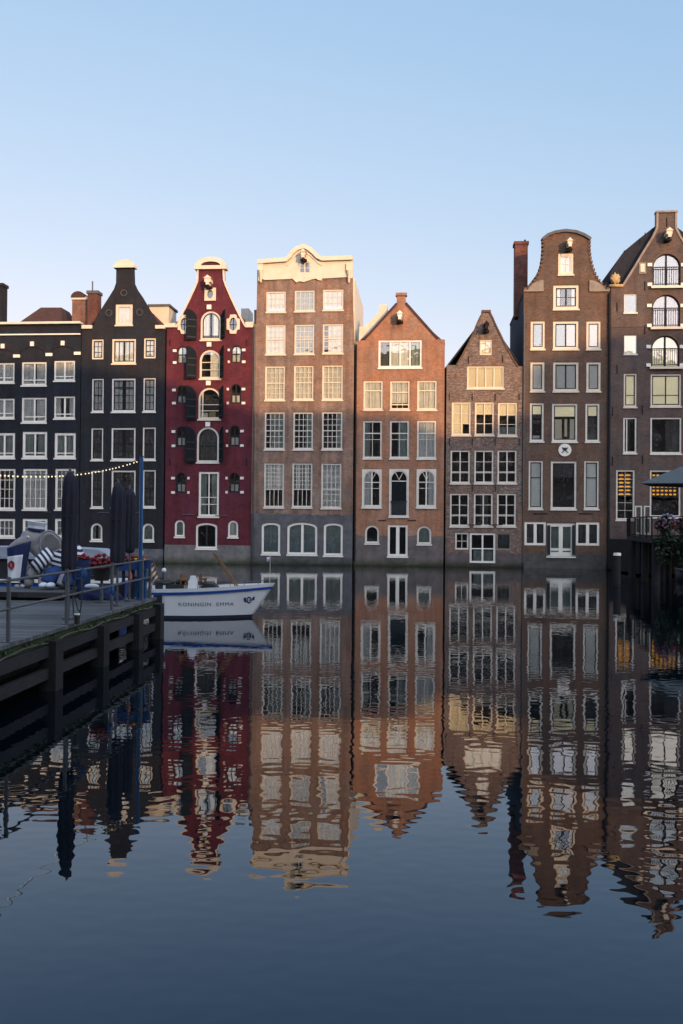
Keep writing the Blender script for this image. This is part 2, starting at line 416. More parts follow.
# ---- house 1: black with white cornice
h = House([hp(-75, 325)] + P('A', (326, 335)), 'black brick house with white casement windows and straight white cornice at the left end', BLACK1, 9, .06)
for reg, ys in (('A', (490, 584, 485, 565)), ('A', (633, 733, 628, 717))):
    y0, y1, y2, y3 = ys
    for k, x in enumerate((-158, -27)):
        h.window(reg, x, y0+4, x+85, y0+83, nx=2, ny=1, mull=(.5,), rails=(.2,), fw=.11, curtain=FULL(CURT) if k else SIDES(CURT))
    h.window(reg, 87, y0, 187, y1, nx=2, ny=1, mull=(.5,), rails=(.18,), fw=.12, curtain=SIDES(CURT, .42))
    h.window(reg, 217, y2, 301, y3, nx=2, ny=1, mull=(.5,), rails=(.15,), fw=.11, curtain=SIDES(CURT, .28) if reg == 'A' and y0 > 500 else FULL(CURT))
for x, w, c in ((-158, 88, None), (-27, 87, FULL(CURTG)), (90, 99, SIDES(CURTG, .4)), (219, 85, FULL(CURTG))):
    h.window('B', x, 132 if w < 90 else 127, x+w, 233, nx=2, ny=1, mull=(.5,), rails=(.12,), fw=.17, curtain=c)
for x, w, c in ((-158, 88, FULL(CURT)), (-27, 88, SIDES(CURTD)), (92, 97, FULL(CURT)), (221, 83, FULL(CURTG))):
    h.window('B', x, 276, x+w, 440, nx=4, ny=4, fw=.14, curtain=c)
for x, w in ((-158, 88), (-27, 87), (90, 100), (220, 84)):
    h.window('B', x, 477, x+w, 552, nx=4, ny=2, fw=.16, curtain=FULL(CURTG))
h.finish(eave=h.pts[-1][1]-.5)
X1 = h.x(h.pts[-1][0]); X0 = h.x(h.pts[0][0])
zt = h.pt('A', 200, 338)[1]; zb = h.pt('A', 200, 380)[1]
m = MB().box(X0, X1-.02, -.26, .4, zt-.02, zt+.13)
m.build('cornice', CREAM, h.root)
MB().box(X0, X1-.05, -.12, -.003, zb-.04, zb+.05).build('string_course', WHITE, h.root)
kx = [h.pt('A', x, 0)[0] for x in (-109, 12, 130, 253)]
for x, y in ((-109, 428), (12, 427), (130, 418), (253, 415)):
    h.block('A', x-7, y-9, x+7, y+9, 'keystone', WHITE, -.1)
for x, y in ((-51, 470), (68, 467), (198, 461), (312, 456)):
    h.block('A', x-13, y-6, x+13, y+6, 'impost_block', WHITE, -.1)
for k, (x, yy) in enumerate(((-109, 434), (12, 433), (130, 424), (253, 421))):
    c = h.pt('A', x, yy); w = .95; m = MB()
    arc = [(c[0]+w*math.cos(math.pi*q/16), c[1]-.55+.52*math.sin(math.pi*q/16)) for q in range(17)]
    arc2 = [(c[0]+(w-.1)*math.cos(math.pi*q/16), c[1]-.55+.44*math.sin(math.pi*q/16)) for q in range(17)]
    m.plate(arc+arc2[::-1], [], -.05, -.003); m.build('relieving_arch', h.mat, h.root)
# hipped roof behind the cornice
m = MB(); dy = 3.0
a, b_, c, d = [h.pt('A', *q, dy) for q in ((70, 345), (155, 266), (238, 266), (285, 345))]
m.v = [(a[0], dy-1.5, a[1]-.6), (d[0], dy-1.5, d[1]-.6), (d[0], dy+4, d[1]-.6), (a[0], dy+4, a[1]-.6), (b_[0], dy+.4, b_[1]), (c[0], dy+.4, c[1]), (c[0], dy+2, c[1]), (b_[0], dy+2, b_[1])]
m.f = [(0, 1, 5, 4), (1, 2, 6, 5), (2, 3, 7, 6), (3, 0, 4, 7), (4, 5, 6, 7), (0, 3, 2, 1)]
m.build('hipped_roof', TILE, h.root)
h.chimney('A', 290, 240, 350, 370, 2.2, CHIM, CREAM); o = h.chimney('A', 352, 215, 390, 372, 1.6, CHIMD, LEAD)
c = h.pt('A', 371, 165, 1.9); MB().tube([(c[0], 1.95, c[1]), (c[0], 1.95, c[1]-1.0)], .05).build('flue', LEAD, o)
h.chimney('A', -30, 185, 8, 360, 2.0, BLACK2, BLACK2)
m = MB(); c0 = h.pt('A', 320, 232, 2.2); m.plate([(c0[0]-.52+.52*(1-math.cos(math.pi*k/8))-.1, c0[1]+.45*math.sin(math.pi*k/8)+.0) for k in range(9)], [], 2.1, 3.0)
m.build('chimney_hood', TILE, h.roof)
for x in (40, 190): h.block('B', x-15, 449, x+15, 451, 'wall_anchor', LEAD, -.04, .01)

# ---- house 2: black neck gable
h = House(P('A', (328, 349), (372, 349), (388, 315), (408, 275), (440, 225), (458, 196), (466, 172), (467, 112), (535, 112), (537, 172), (548, 196), (570, 228), (600, 280), (622, 315), (638, 346), (664, 346)),
          'black brick house with tall neck gable under a small cream arched cap', BLACK2, 9.5, .0)
h.window('A', 464, 258, 533, 341, nx=1, ny=1, fw=.17, frame=CREAM, curtain=FULL(CURT))
h.window('A', 369, 399, 416, 479, nx=2, ny=3, fw=.1, sash=DKSASH, frame=CREAM, curtain=FULL(CURT), sill=False)
h.window('A', 450, 397, 546, 496, nx=4, ny=1, fw=.13, frame=CREAM, sash=DKSASH, mull=(.5,), curtain=FULL(CURT))
h.window('A', 578, 394, 626, 475, nx=2, ny=3, fw=.1, sash=DKSASH, frame=CREAM, curtain=FULL(CURT), sill=False)  # cream puts sunlight into these frames, lower rows stay white
for reg, y0, y1 in (('A', 557, 690), ('B', 113, 241), ('B', 284, 432)):
    cc = CURT if reg == 'A' else CURTD
    h.window(reg, 369-(reg == 'B')*3, y0, 416-(reg == 'B')*2, y1, nx=2, ny=4, fw=.09, sash=DKSASH, rails=(.5,), curtain=FULL(cc), mw=.03)
    h.window(reg, 449-(reg == 'B')*2, y0-1, 544, y1, nx=4, ny=4, fw=.11, sash=DKSASH, rails=(.75,) if reg == 'A' else (.5,), curtain=SIDES(cc, .42), mw=.03)
    h.window(reg, 575-(reg == 'B')*2, y0-3, 625, y1-1, nx=2, ny=4, fw=.09, sash=DKSASH, rails=(.5,), curtain=FULL(cc), mw=.03)
h.window('B', 364, 495, 411, 565, 'arch', nx=1, ny=1, fw=.12, curtain=SIDES(CURTG, .35))
h.window('B', 571, 496, 619, 567, 'arch', nx=1, ny=1, fw=.12, curtain=FULL(CURTG))
h.finish(ridge=h.pt('A', 500, 190), roofmat=TILE)
c = h.pt('A', 501, 112); hw = (h.pt('A', 541, 100)[0]-h.pt('A', 461, 100)[0])/2
MB().box(c[0]-hw-.05, c[0]+hw+.05, -.2, .45, c[1]-.02, c[1]+.16).plate([(c[0]+hw*math.cos(math.pi*k/14), c[1]+.165+.36*math.sin(math.pi*k/14)) for k in range(15)], [], -.14, .42).build('gable_cap', CREAM, h.root)
for x0, x1 in ((330, 371), (625, 664)): h.block('A', x0, 343, x1, 357, 'shoulder_cap', CREAM, -.12, .42)
for x, y in ((498, 213), (438, 293), (561, 291)):
    c = h.pt('A', x, y); m = MB(); ro, ri = .24, .17
    m.plate([(c[0]+ro*math.cos(k*.393), c[1]+ro*math.sin(k*.393)) for k in range(16)], [[(c[0]+ri*math.cos(k*.393), c[1]+ri*math.sin(k*.393)) for k in range(16)]], -.05, -.003)
    m.build('round_vent', PIPE, h.root)
a = h.pt('A', 600, 262, 2.5); b_ = h.pt('A', 655, 360, 2.5)
MB().box(a[0], b_[0]+.4, 2.5, 4.5, b_[1]-1, a[1]-.1).build('dormer', CREAM, h.roof)
MB().box(a[0]-.1, b_[0]+.5, 2.4, 4.6, a[1]-.098, a[1]+.05).build('dormer_roof', LEAD, h.roof)
for x0, x1 in ((395, 440), (520, 560)): h.block('B', x0, 451, x1, 453, 'wall_anchor', LEAD, -.05, .01)
h.block('B', 440, 470, 548, 640, 'base_panel', BLACK2, -.03, -.003)

# ---- house 3: oxblood red warehouse
h = House(P('C', (66, 350), (103, 350), (118, 318), (132, 288), (160, 232), (180, 188), (189, 165), (191, 118), (297, 118), (299, 160), (308, 185), (328, 232), (355, 288), (370, 318), (384, 345), (413, 345)),
          'dark red warehouse house with green shutters and cream neck gable', RED, 9.5, .05)
CTR = [('C', (203, 285, 286, 401)), ('C', (199, 441, 284, 557)), ('C', (194, 593, 284, 720)), ('D', (188, 108, 277, 250))]
KEY = [('C', 238, 270), ('C', 238, 420), ('C', 235, 575), ('D', 233, 98)]
for k, (reg, q) in enumerate(CTR):
    cur = [SIDES(CURT, .38), ONE(CURT, .5, 1), [(BLIND, .05, .4, 0, .16), (OCHRE, .45, .8, 0, .2)], ONE(CURTD, .1, .9)][k]
    h.window(reg, *q, shape='arch', nx=1, ny=1, fw=.13, frame=CREAM if k < 3 else OFFW, sash=DKSASH if k in (0, 3) else None, mull=(.5,) if k in (0,) else ((.12,) if k == 2 else ()),  # frame colour switches at the shadow edge, sunlight painted in
             rails=((.08,), (.28, .58), (.24, .46), (.45,))[k], curtain=cur, railmw=.05, glass=GLASSR if k < 2 else GLASS)
    reg2, x, y = KEY[k]; h.block(reg2, x-9, y-9, x+9, y+9, 'keystone', WHITE, -.1)
SHUT = [('C', (150, 280, 188, 403), (287, 287, 310, 402)), ('C', (152, 430, 187, 558), (284, 430, 305, 556)), ('C', (147, 587, 185, 722), (280, 590, 303, 719)), ('D', (147, 108, 183, 251), (281, 110, 303, 251))]
for k, (reg, l, r) in enumerate(SHUT):
    for sgn, q in ((1, l), (-1, r)):
        X0, X1, Z0, Z1 = h.rect(reg, *q); wv = X1-X0; wd = .72; ang = math.acos(min(1, wv/wd))*.98
        hx = X1 if sgn == 1 else X0
        M = Matrix.Translation((hx, -.05, 0)) @ Matrix.Rotation(-sgn*ang if sgn == 1 else ang, 4, 'Z')
        n = 10; top = Z1 - .6
        if sgn == 1:
            arc = [(-wd*(1-math.cos(q2*math.pi/2/n)), top+.6*math.sin(q2*math.pi/2/n)) for q2 in range(n+1)]
            pl = [(-wd, Z0), (0, Z0)] + arc; M = Matrix.Translation((hx, -.06, 0)) @ Matrix.Rotation(ang, 4, 'Z')
            xs = (-wd+.07, -.07)
        else:
            arc = [(wd*(1-math.cos(q2*math.pi/2/n)), top+.6*math.sin(q2*math.pi/2/n)) for q2 in range(n+1)]
            pl = [(wd, Z0), (0, Z0)] + arc; M = Matrix.Translation((hx, -.06, 0)) @ Matrix.Rotation(-ang, 4, 'Z')
            xs = (.07, wd-.07)
        s_ = MB().plate(pl, [], -.05, 0, M).build('shutter', DKGREEN, h.root)
        for zz in (Z0+.15, Z0+.85, Z0+1.3):
            MB().box(xs[0], xs[1], -.075, -.052, zz, zz+.07, M).build('ledge', DKSASH, s_)
for reg, q in (('C', (117, 302, 160, 378)), ('C', (308, 300, 362, 378))):
    X0, X1, Z0, Z1 = h.rect(reg, *q); cx = (X0+X1)/2; cz = (Z0+Z1)/2; w = .44; hh = .64
    oc = [(cx-w, cz-hh*.55), (cx-w*.6, cz-hh*.62), (cx-w*.45, cz-hh), (cx+w*.45, cz-hh), (cx+w*.6, cz-hh*.62), (cx+w, cz-hh*.55), (cx+w, cz+hh*.55), (cx+w*.6, cz+hh*.62), (cx+w*.45, cz+hh), (cx-w*.45, cz+hh), (cx-w*.6, cz+hh*.62), (cx-w, cz+hh*.55)]
    ov = [(cx+.26*math.cos(k*.3142), cz+.43*math.sin(k*.3142)) for k in range(20)]
    h.holes.append([(p[0], p[1]) for p in ov]); fo = MB().plate(oc, [ov], -.1, -.003).build('oval_window', CREAM, h.root)
    MB().plate([(cx+(p[0]-cx)*1.02, cz+(p[1]-cz)*1.02) for p in ov], [], .05, .06).build('pane', GLASS, fo)
    MB().box(cx-.25, cx+.25, .02, .045, cz-.02, cz+.02).box(cx-.02, cx+.02, .02, .045, cz-.42, cz+.42).build('glazing_bars', DKSASH, fo)
X0, X1, Z0, Z1 = h.rect('C', 220, 193, 265, 245); cx = (X0+X1)/2; cz = (Z0+Z1)/2
ov = [(cx+.2*math.cos(k*.3142), cz+.29*math.sin(k*.3142)) for k in range(20)]; h.holes.append(ov)
fo = MB().plate([(X0, Z0), (X1, Z0), (X1, Z1), (X0, Z1)], [ov], -.1, -.003).build('oval_window', CREAM, h.root)
MB().plate([(cx+(p[0]-cx)*1.02, cz+(p[1]-cz)*1.02) for p in ov], [], .05, .06).build('pane', GLASS, fo)
SM = [('C', (110, 427, 150, 495)), ('C', (327, 424, 367, 492)), ('C', (107, 583, 147, 658)), ('C', (323, 578, 366, 658)), ('D', (105, 105, 148, 187)), ('D', (320, 103, 360, 186)), ('D', (103, 292, 145, 374)), ('D', (318, 292, 360, 373))]
for k, (reg, q) in enumerate(SM):
    h.window(reg, *q, shape='arch', nx=2, ny=2, fw=.06, frame=DKSASH, rails=(.5,), sill=False, mw=.05,
             curtain=[(CURT, .12, .44, .05, .42), (CURT, .56, .88, .05, .42)] if k > 1 else FULL(CURT), glass=GLASSR if k in (0, 1, 2) else GLASS)
    lx = q[0]-10; rx = q[2]+10; ty = q[1]+(q[3]-q[1])*.27; by = q[1]+(q[3]-q[1])*.97
    for x in (lx, rx):
        for y in (ty, by):
            out = (x < 200) == (x == lx); w = 7 if out else 4
            h.block(reg, x-w, y-5, x+w, y+5, 'corner_block', WHITE, -.08)
h.door('D', 195, 288, 277, 468, nx=1, ny=1, fw=.14, mull=(.5,), rails=(.25, .42), sash=None, curtain=SIDES(CURTG, .36), railmw=.045, sill=True)
h.window('D', 99, 482, 139, 549, 'arch', nx=1, ny=1, fw=.12, curtain=FULL(CURTG))
h.window('D', 313, 484, 354, 551, 'arch', nx=1, ny=1, fw=.12, glass=GLASSR, curtain=FULL(CURT))
h.door('D', 184, 494, 270, 597, 'seg', nx=1, ny=1, fw=.13, mull=(.5,), sash=DKSASH, curtain=None, sill=True)
h.finish(ridge=h.pt('C', 243, 185), roofmat=TILE)
lf = [h.pt('C', *q) for q in ((103, 350), (118, 318), (132, 288), (160, 232), (180, 188), (189, 165), (191, 118))]
rt = [h.pt('C', *q) for q in ((297, 118), (299, 160), (308, 185), (328, 232), (355, 288), (370, 318), (386, 348))]
h.strip(lf, .09, 'coping', CREAM, -.06, .2, .02); h.strip(rt, .09, 'coping', CREAM, -.06, .2, .02)
a = h.pt('C', 188, 107); b_ = h.pt('C', 302, 107); cx = (a[0]+b_[0])/2; hw = (b_[0]-a[0])/2
MB().box(cx-hw-.12, cx+hw+.12, -.22, .45, a[1]-.22, a[1]+.02).build('gable_cornice', CREAM, h.root)
arc = [(cx+(hw+.06)*math.cos(math.pi*k/18), a[1]+.03+.95*math.sin(math.pi*k/18)*.60) for k in range(19)]
arc2 = [(cx+(hw-.3)*math.cos(math.pi*k/18), a[1]+.03+.26*math.sin(math.pi*k/18)) for k in range(19)]
MB().plate(arc+arc2[::-1], [], -.2, .4).build('gable_pediment', CREAM, h.root)
MB().plate(arc2, [], -.04, .35).build('tympanum', RED, h.root)
for x0, x1, y in ((60, 104, 335), (384, 415, 330)): h.block('C', x0, y, x1, 352, 'shoulder_cap', CREAM, -.13, .42)
h.hoist('C', 241, 190, CREAM, .42)
a = h.pt('C', 366, 275, 2.5); b_ = h.pt('C', 396, 345, 2.5)
MB().box(a[0], b_[0], 2.5, 4.2, b_[1]-1, a[1]).build('dormer', OFFW, h.roof)
for x in (80, 388): h.block('C', x-1.5, 400, x+1.5, 425, 'wall_anchor', IRON, -.04, .01); h.block('D', x-1.5, 235, x+1.5, 262, 'wall_anchor', IRON, -.04, .01)
h.block('D', 128, 459, 178, 461.5, 'wall_anchor', LEAD, -.06, .01); h.block('D', 262, 463, 312, 465.5, 'wall_anchor', LEAD, -.06, .01)

# ---- house 4: tall brown with cream attic
h = House(P('C', (413, 340), (427, 338), (430, 190), (431, 120)) + P('E', (211, 115), (212, 250), (218, 400)), 'tall brown brick house with scrolled cream attic and rows of small paned sash windows', BROWN4, 9, .0)
cols = {1: (('C', 467, 206, 546, 289), ('C', 581, 202, 662, 286), ('E', 92, 198, 175, 281)), 2: (('C', 465, 341, 545, 459), ('C', 580, 339, 660, 458), ('E', 91, 337, 174, 455)),
        3: (('C', 462, 507, 542, 643), ('C', 578, 505, 657, 642), ('E', 89, 503, 172, 642)), 4: (('D', 460, 49, 541, 198), ('D', 575, 49, 655, 198), ('F', 88, 48, 170, 198)),
        5: (('D', 458, 254, 538, 431), ('D', 571, 254, 652, 431), ('F', 85, 255, 166, 434))}
for r_, cs in cols.items():
    for k, q in enumerate(cs):
        cur = {1: [FULL(CURT), ONE(CURTG, 0, 1), FULL(CURT)], 2: [FULL(CURT), ONE(CURTG, .0, 1), ONE(CURT, .25, 1)], 3: [FULL(CURT)]*3, 4: [ONE(CURTG, .2, 1), ONE(CURTG, .6, 1), ONE(CURTG, .7, 1)],
               5: [[(CURT, 0, 1, .4, 1)], [(CURTG, 0, 1, .4, 1)], FULL(CURT)]}[r_][k]
        if r_ == 1 and k in (0, 2): cur = [(CURT, 0, 1, .14, 1)]
        h.window(*q, nx=4, ny={1: 3, 2: 5, 3: 6, 4: 6, 5: 7}[r_] if not (r_ == 5 and k < 2) else 1, fw=.1, frame=CREAM if r_ < 4 else OFFW, mw=.036,  # upper rows of frames coloured as sunlit, lower rows as shaded
                 rails=() if r_ == 1 else ((.5,) if r_ < 5 else (.4,)), railmw=.06, curtain=cur)
        if r_ == 5 and k < 2:   # small panes only in the raised upper sash
            X0, X1, Z0, Z1 = h.rect(*q); m = MB(); zb = Z0+(Z1-Z0)*.42
            for j in range(1, 6):
                xx = X0+.1+(X1-X0-.2)*j/6; m.box(xx-.018, xx+.018, .09, .12, zb, Z1-.1)
            for j in range(1, 6):
                zz = zb+(Z1-.1-zb)*j/6; m.box(X0+.1, X1-.1, .093, .117, zz-.018, zz+.018)
            m.build('upper_sash', OFFW, h.root)
h.window('D', 448, 493, 523, 619, 'seg', nx=1, ny=1, fw=.14, curtain=FULL(CURTG))
h.window('D', 551, 492, 672, 621, 'seg', nx=1, ny=1, fw=.14, mull=(.5,), curtain=FULL(CURTG), railmw=.1)
h.window('F', 95, 495, 172, 625, 'seg', nx=1, ny=1, fw=.14, curtain=FULL(CURTG))
zs = h.pt('E', 220, 165, 1.0)[1]
awin = (600, 90, 644, 135); hole = outline('rect', *h.rect('C', *awin)); 
h.window('C', *awin, nx=2, ny=2, fw=.07, frame=CREAM, mull=(.5,), railmw=.05, recess=-.06, sill=False)
h.finish(eave=zs, side=(zs-2, zs), sidemat=(None, CREAM))
qa = h.rect('C', *awin); MB().box(qa[0]-.5, qa[1]+.5, .5, .56, qa[2]-.5, qa[3]+.35).build('attic_back', DARKROOM, h.root)  # added dark sheet, keeps sky out of the attic window
up = [h.pt('C', *q) for q in ((435, 166), (434, 86), (549, 77), (560, 66), (570, 50), (590, 33), (620, 24))]
up += [h.pt('E', *q) for q in ((22, 25), (42, 34), (60, 50), (75, 66), (90, 74), (212, 70), (212, 152))]
lowp = [h.pt('E', *q) for q in ((205, 156), (198, 150), (90, 156), (86, 164), (72, 162), (66, 156), (52, 158))] + [h.pt('C', *q) for q in ((620, 170), (600, 167), (588, 172), (580, 164), (572, 156), (560, 158), (462, 162), (452, 158), (444, 166))]
MB().plate(up+lowp, [hole], -.1, .35).build('attic', CREAM, h.root)
crest = up[1:-1]
h.strip(crest, .22, 'attic_cornice', CREAM, -.32, .38, .05)
h.strip([(p[0], p[1]-.42) for p in crest[1:-1]], .08, 'attic_moulding', OFFW, -.16, -.098, 0)
for x, reg in ((446, 'C'), (197, 'E')):
    c = h.pt(reg, x, 118); m = MB()
    m.box(c[0]-.17, c[0]+.17, -.26, -.1, c[1]-.1, c[1]+.35); m.tube([(c[0], -.25, c[1]-.1), (c[0]+.02, -.2, c[1]-.45), (c[0], -.12, c[1]-.9)], [.16, .1, .07], 8)
    m.build('scroll_bracket', CREAM, h.root)
h.hoist('C', 620, 82, CREAM, .3)
h.pipe(h.pt('C', 420, 500)[0], .2, h.pt('C', 420, 345)[1], PIPE)

# ---- house 5: orange pointed gable
h = House(P('E', (222, 407), (256, 400), (388, 254), (389, 222), (424, 222), (426, 252), (554, 396), (583, 399)), 'orange brick house with pointed gable and four part attic window', ORANGE5, 8.5, .08)
h.window('E', 315, 402, 490, 513, nx=4, ny=1, fw=.13, frame=WHITE, mull=(.25, .5, .75), railmw=.06, curtain=[(CURTD, 0, .25, 0, 1), (CURT, .27, .75, 0, 1), (CURTG, .77, 1, 0, 1)])
for k, (a, b_, c, d) in enumerate(((255, 566, 333, 682), (362, 566, 441, 682), (471, 565, 550, 682))):
    h.window('E', a, b_, c, d, nx=3, ny=1, rails=(.68,) if k != 1 else (.62, .14), fw=.11, frame=CREAM, curtain=[(CURT, 0, 1, .0 if k != 1 else .2, 1)], mw=.03)
for k, (a, b_, c, d) in enumerate(((253, 83, 329, 234), (361, 83, 438, 234), (470, 83, 547, 235))):
    h.window('F', a, b_, c, d, nx=2, ny=2, rails=(.68,), fw=.11, frame=OFFW, curtain=[ONE(CURTG, 0, .35), ONE(CURTG, .4, 1), FULL(CURT)][k])
for k, (a, b_, c, d) in enumerate(((249, 279, 328, 431), (358, 278, 437, 468), (468, 278, 547, 431))):
    X0, X1, Z0, Z1 = h.rect('F', a, b_, c, d); e = .08
    sp = [(X0+e, Z0+e), (X1-e, Z0+e)] + outline('arch', X0+e, X1-e, Z0+e, Z1-e)[2:]
    MB().plate([(X0, Z0), (X1, Z0), (X1, Z1), (X0, Z1)], [outline('arch', X0+e, X1-e, Z0+e, Z1-e)], -.03, .12).build('arch_surround', OFFW, h.root)
    zk = d - 8
    o, q = h.window('F', a+5, b_+5, c-5, d-5, 'arch', nx=2 if k != 1 else 1, ny=2 if k != 1 else 1, fw=.07, frame=OFFW, rails=(.68,) if k != 1 else (.775,), mull=(.5,) if k != 1 else (), railmw=.06,
                    name='window' if k != 1 else 'door', curtain=[ONE(CURT, 0, .45), None, ONE(CURT, .62, 1)][k], sill=False, recess=.0, hole=False)
    h.holes.append([(X0+.003, Z0+.003), (X1-.003, Z0+.003), (X1-.003, Z1-.003), (X0+.003, Z1-.003)])
    m = MB(); cx = (q[0]+q[1])/2; zc = q[3]-(q[1]-q[0])/2; rr = (q[1]-q[0])/2-.08
    for an in (60, 120): m.tube([(cx, .05, zc-.05), (cx+rr*math.cos(R(an)), .05, zc+rr*math.sin(R(an)))], .022, 5)
    m.build('fanlight_bars', OFFW, o)
    MB().box(X0-.04, X1+.04, -.09, .1, Z0-.1, Z0-.004).build('sill', OFFW, o)
    if k == 1:
        zz = q[2]+(q[3]-q[2])*.76
        MB().box(q[0]+.08, q[1]-.08, .02, .07, q[2]+.08, zz).build('door_leaf', DKGREEN, o)
        MB().box(q[0]+.07, q[1]-.07, -.06, -.02, q[2]+.02, q[2]+.85).box(q[0]+.02, q[1]-.02, -.09, -.01, q[2]+.85, q[2]+.93).build('balcony_panel', DKSASH, o)
h.window('F', 261, 503, 318, 576, 'arch', nx=1, ny=1, fw=.12, frame=OFFW)
h.window('F', 470, 506, 528, 579, 'arch', nx=1, ny=1, fw=.12, frame=OFFW, curtain=FULL(CURTG))
h.door('F', 352, 502, 433, 628, nx=1, ny=1, fw=.14, mull=(.5,), railmw=.14, frame=WHITE, sill=True)
h.finish(ridge=h.pt('E', 406, 250), roofmat=TILE)
a = h.pt('E', 386, 224); b_ = h.pt('E', 428, 212)
MB().box(a[0]-.03, b_[0]+.03, -.08, .45, a[1], b_[1]).build('gable_cap', ORANGE5, h.root)
lf = [h.pt('E', *q) for q in ((256, 400), (388, 254))]; rt = [h.pt('E', *q) for q in ((426, 252), (554, 396))]
h.strip(lf, .09, 'coping', TILE, -.06, .4, .05); h.strip(rt, .09, 'coping', TILE, -.06, .4, .05)
h.hoist('E', 402, 328, WHITE, .3)
dy = .9; pl = [h.pt('E', *q, dy) for q in ((238, 410), (240, 352), (262, 350), (318, 290), (320, 263), (350, 263), (350, 300), (270, 410))]
MB().plate(pl, [], dy-.3, dy+1.6).build('rear_parapet', CREAM, h.roof)
h.pipe(h.pt('F', 221, 300)[0]+.02, .3, h.pt('E', 221, 420)[1], IRON, -.07)
for x in (330, 450): h.block('F', x-16, 482, x+16, 485, 'wall_anchor', IRON, -.05, .01)

# ---- house 6: rough brick, spout gable
h = House(P('G', (26, 342), (66, 340), (90, 300), (110, 262), (130, 222), (148, 176), (160, 150), (172, 130), (201, 130), (212, 152), (226, 184), (242, 216), (262, 258), (290, 310), (314, 345), (334, 347)),
          'narrow mottled brick house with slender spout gable and bright roller blinds', ROUGH6, 8, .03)
h.window('G', 160, 240, 209, 301, nx=1, ny=1, fw=.09, frame=CREAM, curtain=FULL(BLIND), mull=(.5,), railmw=.03, sill=False)
h.window('G', 109, 346, 257, 435, nx=4, ny=1, fw=.09, frame=CREAM, curtain=FULL(BLIND), mull=(.25, .5, .75), railmw=.05)
h.window('G', 47, 491, 124, 623, nx=2, ny=3, fw=.1, frame=CREAM, mull=(.5,), railmw=.04, curtain=[(BLIND, 0, .6, 0, 1), (BLIND, .6, 1, .32, 1)])
h.window('G', 140, 491, 217, 623, nx=2, ny=3, fw=.1, frame=CREAM, mull=(.5,), railmw=.04, curtain=[(BLIND, 0, 1, .64, 1)])
h.window('G', 233, 493, 310, 626, nx=2, ny=3, fw=.1, frame=CREAM, mull=(.5,), railmw=.04, curtain=[(BLIND, 0, 1, .62, 1), (CURTG, .0, 1, .0, .25)])
for y0, y1, cs in ((202, 334, (None, None, None)), (376, 507, (None, ONE(CURTD, .3, .8), None))):
    for k, (a, b_) in enumerate(((42, 120), (138, 215), (231, 308))):
        a -= (y0 > 300)*2; b_ -= (y0 > 300)*3
        h.window('H', a, y0, b_, y1, nx=2, ny=3, fw=.1, frame=OFFW, mull=(.5,), rails=(.3,), railmw=.045, curtain=cs[k])
h.window('H', 61, 533, 115, 601, nx=2, ny=2, fw=.1, frame=OFFW, sill=False)
h.door('H', 119, 534, 223, 655, nx=2, ny=2, fw=.13, mull=(.5,), rails=(.47,), frame=WHITE, curtain=[(CURTG, .1, .95, .0, .4)])
h.window('H', 227, 535, 285, 602, nx=1, ny=1, fw=.08, frame=STONE, sill=False, curtain=FULL(CURTD))
h.finish(ridge=h.pt('G', 186, 132), roofmat=SLATE, over=.12)
a = h.pt('G', 167, 130); b_ = h.pt('G', 204, 121); MB().box(a[0], b_[0], -.1, .45, a[1], b_[1]).build('gable_cap', BROWN7, h.root)
lf = [h.pt('G', *q) for q in ((66, 342), (90, 300), (110, 262), (130, 222), (148, 176), (160, 150), (172, 130))]
rt = [h.pt('G', *q) for q in ((201, 130), (212, 152), (226, 184), (242, 216), (262, 258), (290, 310), (314, 347))]
h.strip(lf, .06, 'coping', BROWN7, -.06, .4, .04); h.strip(rt, .06, 'coping', BROWN7, -.06, .4, .04)
h.hoist('G', 184, 205, IRON, .2)
for reg, x, y in (('G', 115, 320), ('G', 252, 318), ('G', 38, 470), ('G', 130, 470), ('G', 222, 470), ('G', 318, 470), ('G', 38, 650), ('G', 130, 650), ('G', 222, 650), ('G', 318, 650), ('H', 130, 355), ('H', 222, 355)):
    h.block(reg, x-1.5, y-14, x+1.5, y+14, 'wall_anchor', IRON, -.05, .01)
for x in (140, 225): h.block('H', x-30, 500, x+26, 503, 'flower_rail', IRON, -.16, -.08)

# ---- house 7: brown bell gable
bell = [(43, 362), (62, 350), (82, 330), (100, 302), (112, 270), (118, 235), (121, 200), (122, 158), (140, 140), (170, 128), (212, 122), (254, 127), (286, 140), (306, 156), (307, 200), (311, 235), (319, 268), (330, 298), (348, 328), (368, 350), (388, 362)]
h = House(P('I', *bell), 'dark brown brick house with bell gable and round white emblem', BROWN7, 10, .0)
h.window('I', 182, 214, 244, 299, nx=2, ny=2, fw=.14, frame=CREAM, curtain=FULL(CURT), sash=OFFW)
h.window('I', 162, 342, 265, 438, nx=4, ny=2, fw=.17, frame=CREAM, sash=DKSASH, mull=(.5,), railmw=.06, curtain=SIDES(CURT, .3))
for y0, y1, gl in ((487, 599, 1), (651, 768, 0)):
    h.window('I', 71-(y0 > 600), y0, 129-(y0 > 600)*2, y1, nx=1, ny=1, fw=.14, frame=CREAM, sash=PIPE, curtain=FULL(BLINDG) if gl else FULL(BLINDX), glass=GLASSR)
    h.window('I', 161, y0, 264, y1, nx=1, ny=1, fw=.15, frame=CREAM, sash=DKSASH, mull=(.5,), railmw=.05, curtain=[(CURT, 0, .22, 0, 1), (BLINDG, .1, .5, 0, 1), (BLINDW, .52, 1, 0, 1)] if gl else FULL(BLINDX), glass=GLASSR)
    h.window('I', 295, y0, 353, y1, nx=1, ny=1, fw=.14, frame=CREAM, sash=PIPE, curtain=FULL(BLINDW) if gl else FULL(BLINDX), glass=GLASSR)
